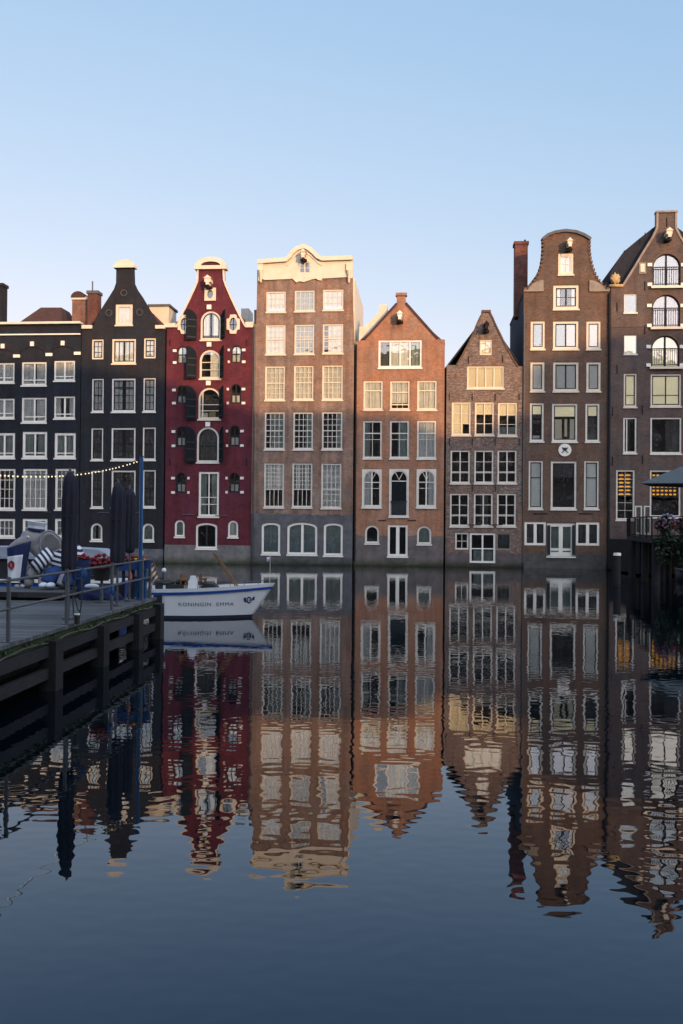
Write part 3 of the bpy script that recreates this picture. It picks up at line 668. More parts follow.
h.window('J', 68, 12, 124, 166, nx=1, ny=1, fw=.12, frame=OFFW, sash=DKSASH, rails=(.72,), railmw=.05, curtain=[(BLINDL, 0, 1, .72, 1), (CURT, .1, .8, 0, .12)])
h.window('J', 157, 14, 259, 167, nx=1, ny=1, fw=.12, frame=OFFW, sash=DKSASH, rails=(.66,), railmw=.05, curtain=[(BLINDL, 0, 1, .68, 1), (BLIND, .0, .38, 0, .6), (BLIND, .5, .62, .1, .6), (BLIND, .74, 1, 0, .6)])
h.window('J', 291, 14, 348, 167, nx=1, ny=1, fw=.12, frame=OFFW, sash=DKSASH, rails=(.66,), railmw=.05, curtain=[(BLINDL, 0, 1, .7, 1), (CURTD, 0, 1, 0, .66)])
h.window('J', 63, 244, 120, 437, nx=1, ny=1, fw=.1, frame=OFFW, sash=DKSASH, rails=(.66,), railmw=.06, curtain=FULL(BLINDX))
h.window('J', 152, 246, 255, 438, nx=1, ny=1, fw=.12, frame=OFFW, sash=DKSASH, curtain=[(CURTD, 0, 1, .68, 1)])
h.window('J', 286, 245, 345, 437, nx=1, ny=1, fw=.1, frame=OFFW, sash=DKSASH, rails=(.66,), railmw=.06, curtain=FULL(BLINDX))
h.window('J', 46, 489, 133, 584, nx=2, ny=1, fw=.15, mull=(.5,), railmw=.12, sash=None, curtain=FULL(CURTD), sill=False)
h.window('J', 253, 491, 348, 585, nx=2, ny=1, fw=.15, mull=(.5,), railmw=.12, curtain=FULL(CURTD), sill=False)
h.door('J', 136, 492, 250, 628, nx=2, ny=1, fw=.27, mull=(.5,), railmw=.16, rails=(.1,), frame=WHITE, curtain=SIDES(CURTG, .42), sill=True, recess=.12)
for x in (143, 243): h.block('J', x-6, 503, x+6, 622, 'door_post', DKSASH, -.1, -.003)
h.finish(ridge=h.pt('I', 215, 134), side=(h.pt('I', 43, 362)[1]-.1, h.pt('I', 388, 362)[1]-.1), sidemat=(SLATEW, None))
cap = [h.pt('I', *q) for q in ((116, 158), (122, 152), (140, 138), (170, 127), (212, 121), (254, 126), (286, 138), (306, 150), (313, 156))]
h.strip(cap, .13, 'gable_cap', LEAD, -.14, .44, .05)
for q in (((43, 362), (62, 350), (82, 330), (100, 302), (112, 270), (118, 235), (121, 200), (121, 160)), ((307, 160), (307, 200), (311, 235), (319, 268), (330, 298), (348, 328), (368, 350), (388, 362))):
    pts = [h.pt('I', *p) for p in q]; m = MB()
    L_ = [0]
    for a, b_ in zip(pts, pts[1:]): L_.append(L_[-1]+(Vector(b_)-Vector(a)).length)
    n = int(L_[-1]/.26)
    for k in range(n):
        d = (k+.5)*L_[-1]/n; j = max(i for i in range(len(L_)-1) if L_[i] <= d); f = (d-L_[j])/(L_[j+1]-L_[j])
        p = Vector(pts[j]).lerp(Vector(pts[j+1]), f)
        m.box(p.x-.085, p.x+.085, -.05, .4, p.y-.07, p.y+.09)
    m.build('toothed_brickwork', BROWN7, h.root)
for (x0, x1) in ((43, 122), (306, 388)):
    a = h.pt('I', x0, 362); b_ = h.pt('I', x1, 362); m = MB().box(a[0], b_[0], -.12, -.002, a[1]-.12, a[1])
    s_ = 1 if x0 < 100 else -1; ex = b_[0] if s_ == 1 else a[0]
    arc = [(ex - s_*1.0*math.sin(k*math.pi/2/8), a[1]+.62*math.cos(k*math.pi/2/8)**1.5) for k in range(9)]
    m.plate([(ex, a[1])] + arc, [], -.1, -.003); m.build('scroll_stone', STONE, h.root)
h.hoist('I', 222, 200, CREAM, .3)
c = h.pt('J', 208, 201); m = MB(); m.plate([(c[0]+.41*math.cos(k*.2618), c[1]+.41*math.sin(k*.2618)) for k in range(24)], [], -.08, -.003)
o = m.build('emblem', WHITE, h.root); m = MB()
for a in (48, -48):
    M = Matrix.Translation((c[0], 0, c[1])) @ Matrix.Rotation(R(a), 4, 'Y')
    m.box(-.03, .03, -.102, -.082, -.27, .24, M)
m.plate([(c[0]-.2, c[1]+.14), (c[0]-.1, c[1]-.02), (c[0]+.1, c[1]-.02), (c[0]+.2, c[1]+.14), (c[0]+.07, c[1]+.1), (c[0]+.03, c[1]+.17), (c[0]-.05, c[1]+.16), (c[0]-.08, c[1]+.09)], [], -.107, -.08)
m.build('emblem_mark', DKSASH, o)
h.chimney('I', 8, 178, 58, 470, 3.5, CHIMD, CHIMD, .9)
c = h.pt('I', 48, 160, 4); MB().tube([(c[0], 4, c[1]), (c[0], 4, c[1]-.5)], .07).build('flue', IRON, h.roof)
h.pipe(h.x(h.u1)-.03, .3, h.pt('I', 388, 375)[1], IRON, -.11, .075)
h.pipe(h.x(h.u0)+.05, 4, h.pt('I', 43, 460)[1], LEAD, -.06, .05)
for x in (110, 292): h.block('J', x-28, 455, x+28, 458, 'wall_anchor', IRON, -.05, .01)
MB().box(h.x(h.u0)+.1, h.x(h.u1)-.15, -.1, -.003, -.5, h.pt('J', 200, 650)[1]).build('plinth', BASEST, h.root)

# ---- house 8: brown warehouse with arched windows and lit ground floor
g8 = [(393, 350), (438, 346), (455, 318), (490, 262), (530, 195), (560, 148), (577, 112), (578, 52), (657, 50), (657, 112), (674, 146), (704, 193), (744, 258), (780, 314), (797, 342), (842, 346)]
h = House(P('I', *g8), 'tall brown brick warehouse with three stacked arched windows and amber lamps', BROWN8, 8.5, .04)
for k, (reg, q) in enumerate((('I', (562, 217, 672, 346)), ('I', (560, 381, 670, 511)), ('I', (557, 546, 667, 670)))):
    o, r = h.window(reg, *q, shape='seg' if False else 'arch', nx=1, ny=1, fw=.05, frame=DKSASH, mull=(.5,), railmw=.07, curtain=FULL(BLINDG) if k < 2 else FULL(BLINDL), glass=GLASSR if k < 2 else GLASS, recess=.1, sill=False)
    MB().box(r[0]-.14, r[1]+.2, -.22, -.002, r[2]-.16, r[2]-.01).build('sill', CREAM, o)
    m = MB(); zt = r[2]+(r[3]-r[2])*.56
    m.box(r[0], r[1], -.13, -.09, zt, zt+.06); m.box(r[0], r[1], -.13, -.09, r[2]+.08, r[2]+.13)
    nb = 12
    for j in range(nb+1):
        xx = r[0]+.02+(r[1]-r[0]-.04)*j/nb; m.box(xx-.012, xx+.012, -.122, -.098, r[2]+.1, zt)
    m.build('balcony_railing', IRON, h.root)
    ar = outline('arch', r[0]-.17, r[1]+.17, r[3]-1.1-.4, r[3]+.17)[2:]; ar2 = outline('arch', r[0]-.01, r[1]+.01, r[3]-1.1-.4, r[3]+.01)[2:]
    MB().plate(ar+ar2[::-1], [], -.04, -.003).build('arch_ring', BROWN7, h.root)
    for x in (q[0]-12, q[2]+12):
        for y in (q[1]+44, q[3]-6): h.block(reg, x-10, y-7, x+8, y+6, 'corner_block', WHITE, -.07, -.002)
for mx in (0, 1):
    f = lambda a, b_: (a, b_) if not mx else (1234-b_, 1234-a)
    for k, (reg, y0, y1) in enumerate((('I', 377, 452), ('I', 542, 618))):
        a, b_ = f(446, 498); h.window(reg, a, y0, b_, y1, nx=1, ny=1, fw=.04, frame=OFFW, curtain=FULL(BLINDG if k == 0 else BLINDL), glass=GLASSR if k == 0 else GLASS)
    a, b_ = f(445, 497); h.window('I', a, 697, b_, 831, nx=1, ny=1, fw=.1, frame=CREAM, rails=(.33,), sash=DKSASH, railmw=.04, curtain=FULL(BLINDL))
    a, b_ = f(443, 497); h.window('J', a, 70, b_, 213, nx=1, ny=1, fw=.1, frame=OFFW, mull=(.2,), railmw=.04, curtain=[(CURTD, 0, .5, 0, 1)])
    a, b_ = f(505, 534); h.block('I', a, 252, b_, 297, 'stone_niche', STONE, -.06, -.002)
    a, b_ = f(511, 528); h.block('I', a, 258, b_, 290, 'niche_figure', CREAM, -.1, -.061)
    a, b_ = f(414, 489); o, r = h.window('J', a, 281, b_, 481, nx=2, ny=6, fw=.1, frame=OFFW, mw=.02, sill=True)
    LW = [(o, r, 2)] if not mx else LW
h.window('I', 553, 699, 676, 829, nx=2, ny=1, fw=.1, frame=CREAM, rails=(.33,), mull=(.5,), sash=DKSASH, railmw=.04, curtain=FULL(BLINDL))
h.window('J', 552, 70, 677, 215, nx=1, ny=1, fw=.1, frame=OFFW, sash=DKSASH, curtain=[(CURTD, .5, 1, 0, 1)])
o, r = h.window('J', 550, 282, 674, 470, nx=1, ny=1, fw=.1, frame=OFFW, sill=True); LW.append((o, r, 6))
AMBER = emit('amber lamp glow', (1.0, .40, .03), .45)
for o, r, n in LW:
    for k in range(6):
        zz = r[3]-.32-k*.245; m = MB(); w = (r[1]-r[0]-.34)/n
        for j in range(n):
            x0 = r[0]+.17+j*w+.05; m.ball((x0+w/2-.05, .3, zz), (w/2-.035, .05, .062), 10, 6)
        m.build('shelf_lamp', AMBER, o, smooth=True)
    MB().box(r[0]+.02, r[1]-.02, .36, .39, r[3]-1.75, r[3]-.1).build('lamp_shelf', DKSASH, o)
rl = [h.pt('I', *q) for q in ((366, 346), (405, 270), (450, 200), (510, 150), (575, 99), (617, 66))]
h.finish(ridge=h.pt('I', 617, 66), roofmat=SLATE, roofpts=rl+[(2*rl[-1][0]-p[0], p[1]) for p in reversed(rl[:-1])])
lf = [h.pt('I', *q) for q in ((438, 346), (455, 318), (490, 262), (530, 195), (560, 148), (577, 112), (578, 52))]; rt = [h.pt('I', *q) for q in ((657, 50), (657, 112), (674, 146), (704, 193), (744, 258), (780, 314), (797, 344))]
h.strip(lf, .10, 'coping', STONE, -.05, .42, .03); h.strip(rt, .10, 'coping', STONE, -.05, .42, .03)
a = h.pt('I', 574, 52); b_ = h.pt('I', 661, 44); MB().box(a[0], b_[0], -.1, .46, a[1], b_[1]+.02).build('gable_cap', STONE, h.root)
for x in (414, 820):
    c = h.pt('I', x, 345); m = MB().box(c[0]-.42, c[0]+.42, -.12, .4, c[1]-.08, c[1]+.08)
    m.ball((c[0]+(-.05 if x < 600 else .05), .1, c[1]+.48), (.33, .2, .36), 20, 14, fn=lambda q: 1+.22*math.sin(9*q.x+2)*math.cos(7*q.z)); m.build('scroll_ornament', OCHRE, h.root, smooth=True)
h.hoist('I', 617, 162, CREAM, .36)
c = h.pt('I', 455, 195, 2.5); MB().tube([(c[0], 3, c[1]-1.2), (c[0], 3, c[1])], .07).build('roof_vent', IRON, h.roof)
for reg, x, y in (('I', 530, 345), ('I', 530, 150), ('I', 618, 90), ('I', 418, 430), ('I', 418, 680), ('I', 530, 520), ('J', 520, 40), ('J', 400, 45), ('J', 520, 240), ('J', 400, 245)):
    h.block(reg, x-1.5, y-18, x+1.5, y+18, 'wall_anchor', IRON, -.05, -.002)
h.block('I', 395, 508, 545, 510, 'cable', LEAD, -.05, -.02)
H8 = h

# ------------------------------------------------------------------ sun, sky
SUN_EL = R(9.0); SUN_AZ = R(153.0)
S = Vector((math.sin(SUN_AZ)*math.cos(SUN_EL), math.cos(SUN_AZ)*math.cos(SUN_EL), math.sin(SUN_EL)))
sun = bpy.data.lights.new('sun', 'SUN'); sun.energy = 2.15; sun.angle = R(.53); sun.color = (1.0, .58, .25)
so = bpy.data.objects.new('sun', sun); COL.objects.link(so); so.rotation_euler = (-S).to_track_quat('-Z', 'Y').to_euler(); so.location = S*200
FILL_GLOW = 7.0
w = bpy.data.worlds.new('World'); scene.world = w; w.use_nodes = True
nt = w.node_tree; nt.nodes.clear(); out = nt.nodes.new('ShaderNodeOutputWorld'); bg = nt.nodes.new('ShaderNodeBackground')
sky = nt.nodes.new('ShaderNodeTexSky'); sky.sky_type = 'NISHITA'; sky.sun_disc = False; sky.sun_elevation = SUN_EL; sky.sun_rotation = SUN_AZ
sky.air_density = 1.0; sky.dust_density = .6; sky.ozone_density = 1.6; sky.altitude = 0
bg.inputs[1].default_value = .15
hs = nt.nodes.new('ShaderNodeHueSaturation'); hs.inputs['Saturation'].default_value = .92; nt.links.new(sky.outputs[0], hs.inputs['Color'])
tn = nt.nodes.new('ShaderNodeMix'); tn.data_type = 'RGBA'; tn.blend_type = 'MULTIPLY'; tn.inputs[0].default_value = 1; tn.inputs[7].default_value = (1.06, .93, 1.01, 1)
nt.links.new(hs.outputs[0], tn.inputs[6])
sp = nt.nodes.new('ShaderNodeSeparateColor'); gm = nt.nodes.new('ShaderNodeCombineColor'); nt.links.new(tn.outputs[2], sp.inputs[0])
for ch, ex in enumerate((.85, .50, .30)): nt.links.new(mth(nt, 'POWER', sp.outputs[ch], ex), gm.inputs[ch])   # a power per channel flattens the sky's range
kk = nt.nodes.new('ShaderNodeMix'); kk.data_type = 'RGBA'; kk.blend_type = 'MULTIPLY'; kk.inputs[0].default_value = 1; kk.inputs[7].default_value = (1.0, 1.36, 1.87, 1)
nt.links.new(gm.outputs[0], kk.inputs[6])
# soft glow added to the sky towards the sun, fills the shaded storeys
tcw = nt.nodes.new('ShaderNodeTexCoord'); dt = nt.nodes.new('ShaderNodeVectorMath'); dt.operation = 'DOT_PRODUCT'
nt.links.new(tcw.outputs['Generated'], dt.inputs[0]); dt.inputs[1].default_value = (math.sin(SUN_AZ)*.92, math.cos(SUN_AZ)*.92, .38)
g1 = mth(nt, 'MAXIMUM', dt.outputs['Value'], 0.0); g2 = mth(nt, 'MULTIPLY', mth(nt, 'POWER', g1, 2.0), FILL_GLOW)
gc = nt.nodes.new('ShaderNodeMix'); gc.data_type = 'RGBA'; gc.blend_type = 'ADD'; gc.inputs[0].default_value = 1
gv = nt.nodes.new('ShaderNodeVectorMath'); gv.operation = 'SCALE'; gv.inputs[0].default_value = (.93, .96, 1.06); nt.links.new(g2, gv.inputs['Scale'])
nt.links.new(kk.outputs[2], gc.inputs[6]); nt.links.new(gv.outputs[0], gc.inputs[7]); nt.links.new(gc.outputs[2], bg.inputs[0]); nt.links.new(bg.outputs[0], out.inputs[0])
scene.view_settings.view_transform = 'Standard'; scene.view_settings.look = 'None'; scene.view_settings.gamma = 1
scene.view_settings.exposure = 1.15; scene.view_settings.use_curve_mapping = False

# ------------------------------------------------------------------ setting
def sheet(name, pts, z, mat):
    m = MB(); m.poly([(x, y, z) for x, y in pts]); o = m.build(name, mat, fix=False); o['kind'] = 'structure'; return o
def water_mat():
    m, nt, out = newmat('canal water')
    tc = N(nt, 'ShaderNodeTexCoord'); v = tc.outputs['Object']
    def wv(sx, sy, sc, det, rot=0):
        mp = N(nt, 'ShaderNodeMapping'); mp.inputs['Scale'].default_value = (sx, sy, 1); mp.inputs['Rotation'].default_value = (0, 0, rot)
        L(nt, v, mp.inputs[0]); return noise(nt, mp.outputs[0], sc, det, .5)
    a = wv(.9, 1.1, 1.3, 0, .15)        # half-metre ripples
    b = wv(1, 1.2, .42, 1, -.3)          # slow swell
    c = wv(.85, 1.1, 6.2, 0, .05)          # fine chop
    patch = ramp(nt, wv(.05, .2, 1, 3), [(.38, .55), (.66, 1.0)])
    hgt = mth(nt, 'ADD', mth(nt, 'MULTIPLY', a, .0012), mth(nt, 'MULTIPLY', b, .0032))
    hgt = mth(nt, 'ADD', hgt, mth(nt, 'MULTIPLY', mth(nt, 'MULTIPLY', c, patch), .0014))
    bp = N(nt, 'ShaderNodeBump'); bp.inputs['Strength'].default_value = 1; bp.inputs['Distance'].default_value = 1.0
    L(nt, hgt, bp.inputs['Height'])
    p = N(nt, 'ShaderNodeBsdfPrincipled'); p.inputs['Base Color'].default_value = (.0015, .0035, .005, 1); p.inputs['Specular Tint'].default_value = (0.0, .45, 1.0, 1); p.inputs['Roughness'].default_value = .012
    p.inputs['IOR'].default_value = 1.54; L(nt, bp.outputs[0], p.inputs['Normal']); L(nt, p.outputs[0], out.inputs[0]); return m
sheet('water', [(-400, -.5), (400, -.5), (400, 110), (-400, 110)], 0, water_mat())
GROUND = plain('city ground', (.09, .085, .08), .9, .3, .3)
f0 = ORIG + N_DIR*9.5
sheet('ground', [(f0.x-2500, f0.y+2500*math.tan(ANG)), (f0.x+2500, f0.y-2500*math.tan(ANG)), (2500, 4000), (-2500, 4000)], .5, GROUND)
COBBLE = brick('street clinker', (.10, .07, .06), (.13, .09, .075), (.07, .065, .06), .3)
m = MB().box(-300, 300, -300, -.6, -1, 1.1); o = m.build('quay', COBBLE); o['kind'] = 'structure'

# houses across the street behind the camera, they throw the long shade on the lower storeys
YB = -28.0
def caster(px, py):
    u, z = hp(px, py); p = ORIG + E_DIR*u; p.z = z; t = (YB - p.y)/S.y; q = p + S*t; return q.x, q.z
prof = [(-60, 352), (82, 366), (163, 380), (254, 412), (352, 402), (400, 412), (448, 436), (519, 432), (560, 398), (611, 334), (700, 326)]
pr = [caster(*q) for q in prof]
print('CASTER', [(round(a, 1), round(b, 1)) for a, b in pr])
edges = [-62] + [ (pr[i][0]) for i in range(1, len(pr)-1)] + [pr[-1][0]+4]
def profz(x):
    if x <= pr[0][0]: return pr[0][1]
    for (a, za), (b, zb) in zip(pr, pr[1:]):
        if a <= x <= b: return za+(zb-za)*(x-a)/(b-a)
    return pr[-1][1]
xs = [pr[0][0]-6-12*k for k in range(9, -1, -1)] + [pr[i][0] for i in (1, 2, 3, 5, 6, 7, 8, 9)] + [pr[-1][0]+2+11*k for k in range(5)]
kinds = ['plain brick townhouse', 'brick townhouse with flat cornice', 'brown townhouse', 'tall townhouse']
for k, (xa, xb) in enumerate(zip(xs, xs[1:])):
    za, zb = profz(xa+.05), profz(xb-.05); r = empty('town_house', ((xa+xb)/2, YB, 1.1))
    tag(r, 'brick townhouse on the opposite quay shading the lower storeys', 'house', 'townhouses across the street behind the viewer')
    hw = (xb-xa)/2-.01; hl = []; n = max(2, int(hw*2/2.2)); m = MB(); zt = min(za, zb)-1.1-1.2
    for rr in range(int((zt-3)/3.3)):
        for j in range(n):
            cx = -hw+(j+.5)*2*hw/n; hl.append([(cx-.5, 1.2+rr*3.3), (cx+.5, 1.2+rr*3.3), (cx+.5, 3.0+rr*3.3), (cx-.5, 3.0+rr*3.3)])
    m.plate([(-hw, -.05), (-hw, za-1.1), (hw, zb-1.1), (hw, -.05)], hl, -.35, 0)
    m.box(-hw, -hw+.3, -9, -.36, -.05, za-1.4); m.box(hw-.3, hw, -9, -.36, -.05, zb-1.4); m.box(-hw+.31, hw-.31, -9, -8.7, -.05, min(za, zb)-1.4)
    m.build('wall', TOWN, r)
    g = MB(); fr = MB()
    for q in hl:
        wn = MB().plate(q, [[(q[0][0]+.1, q[0][1]+.1), (q[1][0]-.1, q[1][1]+.1), (q[2][0]-.1, q[2][1]-.1), (q[3][0]+.1, q[3][1]-.1)]], -.16, -.06).build('window', WHITE, r)
        MB().box(q[0][0]+.1, q[1][0]-.1, -.12, -.11, q[0][1]+.1, q[2][1]-.1).build('pane', GLASS, wn)
    MB().box(-hw+.31, hw-.31, -8.69, -.8, min(za, zb)-1.8, min(za, zb)-1.6).build('roof', SLATE, r)
    MB().box(-hw+.31, hw-.31, -1.2, -1.1, 0, min(za, zb)-2).build('room_shade_sheet', DARKROOM, r)  # same added dark sheet behind these windows
# ================================================================== things on and around the water
def at(px, py, Y):
    d = ray(px, py); return CAMP + d*(Y/d.y)
def atz(px, py, z):
    d = ray(px, py); return CAMP + d*((z-CAMZ)/d.z)
def remeshed(o, vox, it=6):
    m = o.modifiers.new('union', 'REMESH'); m.mode = 'VOXEL'; m.voxel_size = vox; m.use_smooth_shade = True
    s_ = o.modifiers.new('soft', 'SMOOTH'); s_.iterations = it; s_.factor = .5; return o
def wood(name, c, dark=.5, along=(1, 14, 14), plank=None, rough=.75):
    m, nt, out = newmat(name)
    tc = N(nt, 'ShaderNodeTexCoord'); mp = N(nt, 'ShaderNodeMapping'); mp.inputs['Scale'].default_value = along; L(nt, tc.outputs['Object'], mp.inputs[0])
    col = mixc(nt, 1.0, c, ramp(nt, noise(nt, mp.outputs[0], 1.5, 6, .65), [(.3, dark), (.7, 1.2)]), 'MULTIPLY')
    col = mixc(nt, 1.0, col, ramp(nt, noise(nt, tc.outputs['Object'], .8, 5), [(.3, .65), (.7, 1.15)]), 'MULTIPLY')
    p = N(nt, 'ShaderNodeBsdfPrincipled'); p.inputs['Roughness'].default_value = rough; p.inputs['Specular IOR Level'].default_value = .3
    hgt = noise(nt, mp.outputs[0], 3, 4)
    if plank:
        sx = N(nt, 'ShaderNodeSeparateXYZ'); L(nt, tc.outputs['Object'], sx.inputs[0])
        k = mth(nt, 'DIVIDE', sx.outputs[1], plank); fl = mth(nt, 'FLOOR', k); fr = mth(nt, 'FRACT', k)
        wn = N(nt, 'ShaderNodeTexWhiteNoise'); wn.noise_dimensions = '1D'; L(nt, fl, wn.inputs['W'])
        col = mixc(nt, 1.0, col, ramp(nt, wn.outputs[0], [(0, .6), (1, 1.3)]), 'MULTIPLY')
        gap = mth(nt, 'LESS_THAN', fr, .10); col = mixc(nt, gap, col, (.008, .008, .008))
        hgt = mth(nt, 'SUBTRACT', hgt, gap)
    L(nt, col, p.inputs['Base Color'])
    b = N(nt, 'ShaderNodeBump'); b.inputs['Strength'].default_value = .6; b.inputs['Distance'].default_value = .01; L(nt, hgt, b.inputs['Height']); L(nt, b.outputs[0], p.inputs['Normal'])
    L(nt, p.outputs[0], out.inputs[0]); return m
def stripes(name, a, b, per, dirv, duty=.5, rough=.8):
    m, nt, out = newmat(name)
    tc = N(nt, 'ShaderNodeTexCoord'); d = N(nt, 'ShaderNodeVectorMath', operation='DOT_PRODUCT'); L(nt, tc.outputs['Object'], d.inputs[0]); d.inputs[1].default_value = dirv
    f = mth(nt, 'LESS_THAN', mth(nt, 'FRACT', mth(nt, 'ADD', mth(nt, 'DIVIDE', d.outputs['Value'], per), 100.0)), duty)
    p = N(nt, 'ShaderNodeBsdfPrincipled'); p.inputs['Roughness'].default_value = rough; L(nt, mixc(nt, f, a, b), p.inputs['Base Color']); L(nt, p.outputs[0], out.inputs[0]); return m
DECKW = wood('weathered deck boards', (.115, .112, .115), .6, (2, 30, 30), .145)
TIMBER = wood('dark wet timber', (.022, .020, .021), .5, (14, 2, 14))
TIMBERV = wood('dark wet pile timber', (.015, .014, .015), .5, (14, 14, 2))
MOSS = plain('moss', (.042, .062, .022), .95, .6, 9, bump=.8, bscale=30)
WEED = plain('weed leaf', (.05, .085, .03), .8, .4, 6)
STEEL = plain('galvanised steel', (.10, .105, .115), .45, .35, 8, metal=.4)
NAVY = plain('navy parasol cloth', (.014, .014, .026), .9, .35, 5, bump=.6, bscale=18)
BLUEP = plain('blue pole paint', (.006, .07, .19), .4, .2, 5)
BLUEC = plain('royal blue cloth', (.012, .045, .16), .8, .4, 6, bump=.6, bscale=12)
BLUED = plain('deep blue cloth', (.010, .022, .085), .8, .4, 6, bump=.6, bscale=12)
WCLOTH = plain('white cloth', (.62, .64, .68), .85, .2, 6)
REDP = plain('red petals', (.26, .010, .018), .7, .4, 12)
PINKP = plain('pink petals', (.13, .04, .065), .7, .4, 12)
LILAC = plain('lilac petals', (.17, .15, .22), .7, .3, 12)
YELP = plain('yellow petals', (.62, .42, .04), .7, .3, 12)
LEAF = plain('dark leaf', (.020, .036, .017), .75, .5, 9)
ELEPH = plain('grey hide', (.25, .245, .25), .8, .25, 6, bump=.5, bscale=30)
ELEPI = plain('inner ear grey', (.135, .125, .13), .85, .25, 6)
BLACKP = plain('black rubber', (.012, .012, .013), .6, .3, 6)
ORNG = plain('orange plastic', (.55, .12, .04), .5, .2, 6)
HULLW = plain('white hull paint', (.62, .63, .63), .3, .14, 1.4)
HULLB = plain('blue gunwale paint', (.012, .06, .26), .35, .2, 4)
LETTER = plain('faded blue lettering', (.04, .055, .11), .6, .4, 9)
TARP = plain('grey boat roof', (.26, .29, .34), .7, .3, 1.5)
HULLD = plain('dark antifouling', (.012, .016, .035), .6, .3, 4)
VARN = wood('varnished wood', (.19, .085, .028), .6, (3, 14, 14), rough=.4)
GREYC = plain('grey awning cloth', (.075, .09, .095), .85, .25, 3)

# ---- wooden dock
DYAW = math.atan(50.5/FPX); DK = Vector((math.sin(DYAW), math.cos(DYAW), 0)); DKX = Vector((math.cos(DYAW), -math.sin(DYAW), 0))
LAT = 5.6; DZ = .985; DEND = 22.75; DSTART = 7.0
dock = empty('wooden_dock', (-LAT/math.cos(DYAW), 0, 0), -DYAW)
tag(dock, 'dark timber dock with steel pipe railing reaching into the canal', 'dock')
def dloc(p):   # world -> dock-local
    q = Vector(p) - dock.location; return Vector((q.dot(DKX), q.dot(DK), q.z))
MB().box(-13, -.0, DSTART, DEND, DZ-.06, DZ).build('deck', DECKW, dock)
MB().box(-13, -.07, DSTART, DEND-.05, DZ-.24, DZ-.062).build('mossy_edge', MOSS, dock)
MB().box(-13, -2.2, DEND+.002, 25.2, DZ-.06, DZ).build('deck', DECKW, dock)
for z0, z1, y in ((.56, .755, 0), (.20, .37, .01)):
    MB().box(-.12, 0, DSTART, DEND-y, z0, z1).build('wale', TIMBER, dock)
MB().box(-13, -.8, DEND-.42, DEND-.3, -.4, DZ-.25).build('end_shade_board', TIMBERV, dock)  # added dark board closes the end, stands for underdeck shade
MB().box(-1.3, -1.2, DSTART, DEND-.45, -.4, DZ-.25).build('back_shade_board', TIMBERV, dock)  # added dark board stands for the shade below the deck
for t in (10.6, 13.2, 15.8, 18.4, 20.95, 22.85):
    MB().box(-.16, .12, t-.18, t+.18, -1.2, .80+random.uniform(-.02, .03)).build('pile', TIMBERV, dock)
for t in (15.0, 19.0, 22.4, 24.9): MB().box(-5.2, -4.9, t-.15, t+.15, -1.2, DZ-.25).build('pile', TIMBERV, dock)
for t in (11.6, 14.2, 16.74, 19.44, 21.8, 22.5):
    MB().tube([(-.10, t, DZ), (-.10, t, 1.95)], .034, 8).box(-.18, -.02, t-.08, t+.08, DZ, DZ+.012).build('post', STEEL, dock, smooth=False)
for z in (1.90, 1.48): MB().tube([(-.10, DSTART, z), (-.10, 22.5, z)], .022, 8).build('rail', STEEL, dock)
MB().tube([(-.1, 22.5, 1.90), (-2.3, 22.6, 1.90)], .024, 8).build('rail', STEEL, dock); MB().tube([(-.1, 22.5, 1.48), (-2.3, 22.6, 1.48)], .024, 8).build('rail', STEEL, dock)
def leafblob(m, c, r, n, size, rnd, flat=1.0):
    for _ in range(n):
        v = Vector((rnd.gauss(0, 1), rnd.gauss(0, 1), rnd.gauss(0, 1))); v.normalize(); v *= rnd.random()**.45
        p = Vector(c) + Vector((v.x*r[0], v.y*r[1], v.z*r[2]))
        a = Vector((rnd.gauss(0, 1), rnd.gauss(0, 1), rnd.gauss(0, 1)*flat)).normalized(); b = a.cross(Vector((rnd.random()-.5, rnd.random()-.5, 1))).normalized()
        s_ = size*rnd.uniform(.6, 1.4)
        m.poly([p-a*s_, p-b*s_*.5, p+a*s_, p+b*s_*.5])
rnd = random.Random(3)
m = MB(); y = 9.0
while y < 22.6:
    hgt = rnd.uniform(.015, .07)
    leafblob(m, (-.035, y, DZ-.19+hgt), (.05, .14, hgt), rnd.randint(10, 40), .028, rnd); y += rnd.uniform(.08, .5)
wd = m.build('weeds', WEED, None, fix=False); wd.location = dock.location; wd.rotation_euler = dock.rotation_euler; wd['kind'] = 'stuff'
# rope slung along the edge
m = MB(); pts = []
for k in range(60):
    t = 9.5+k*.22; pts.append((-.02+.012*math.sin(k*2.1), t, .775+.05*abs(math.sin(k*.33))))
rp_ = m.tube(pts, .016, 6).build('mooring_rope', plain('old rope', (.09, .085, .07), .9, .4, 20), None, smooth=True)
rp_.location = dock.location; rp_.rotation_euler = dock.rotation_euler; tag(rp_, 'old grey rope slung along the mossy dock edge', 'rope')

# ---- raised platform that carries the elephant
c = dloc(atz(62, 601, DZ)); pl = empty('platform', dock.matrix_basis @ Vector((c.x, c.y, DZ)), -DYAW); tag(pl, 'low grey wooden platform standing on the dock under the elephant', 'platform')
MB().box(-7.5, 0, 0, 1.7, .07, .19).build('top', DECKW, pl); MB().box(-7.45, -.05, .09, 1.62, .0, .068).build('frame', TIMBERV, pl)
PZ = DZ+.19

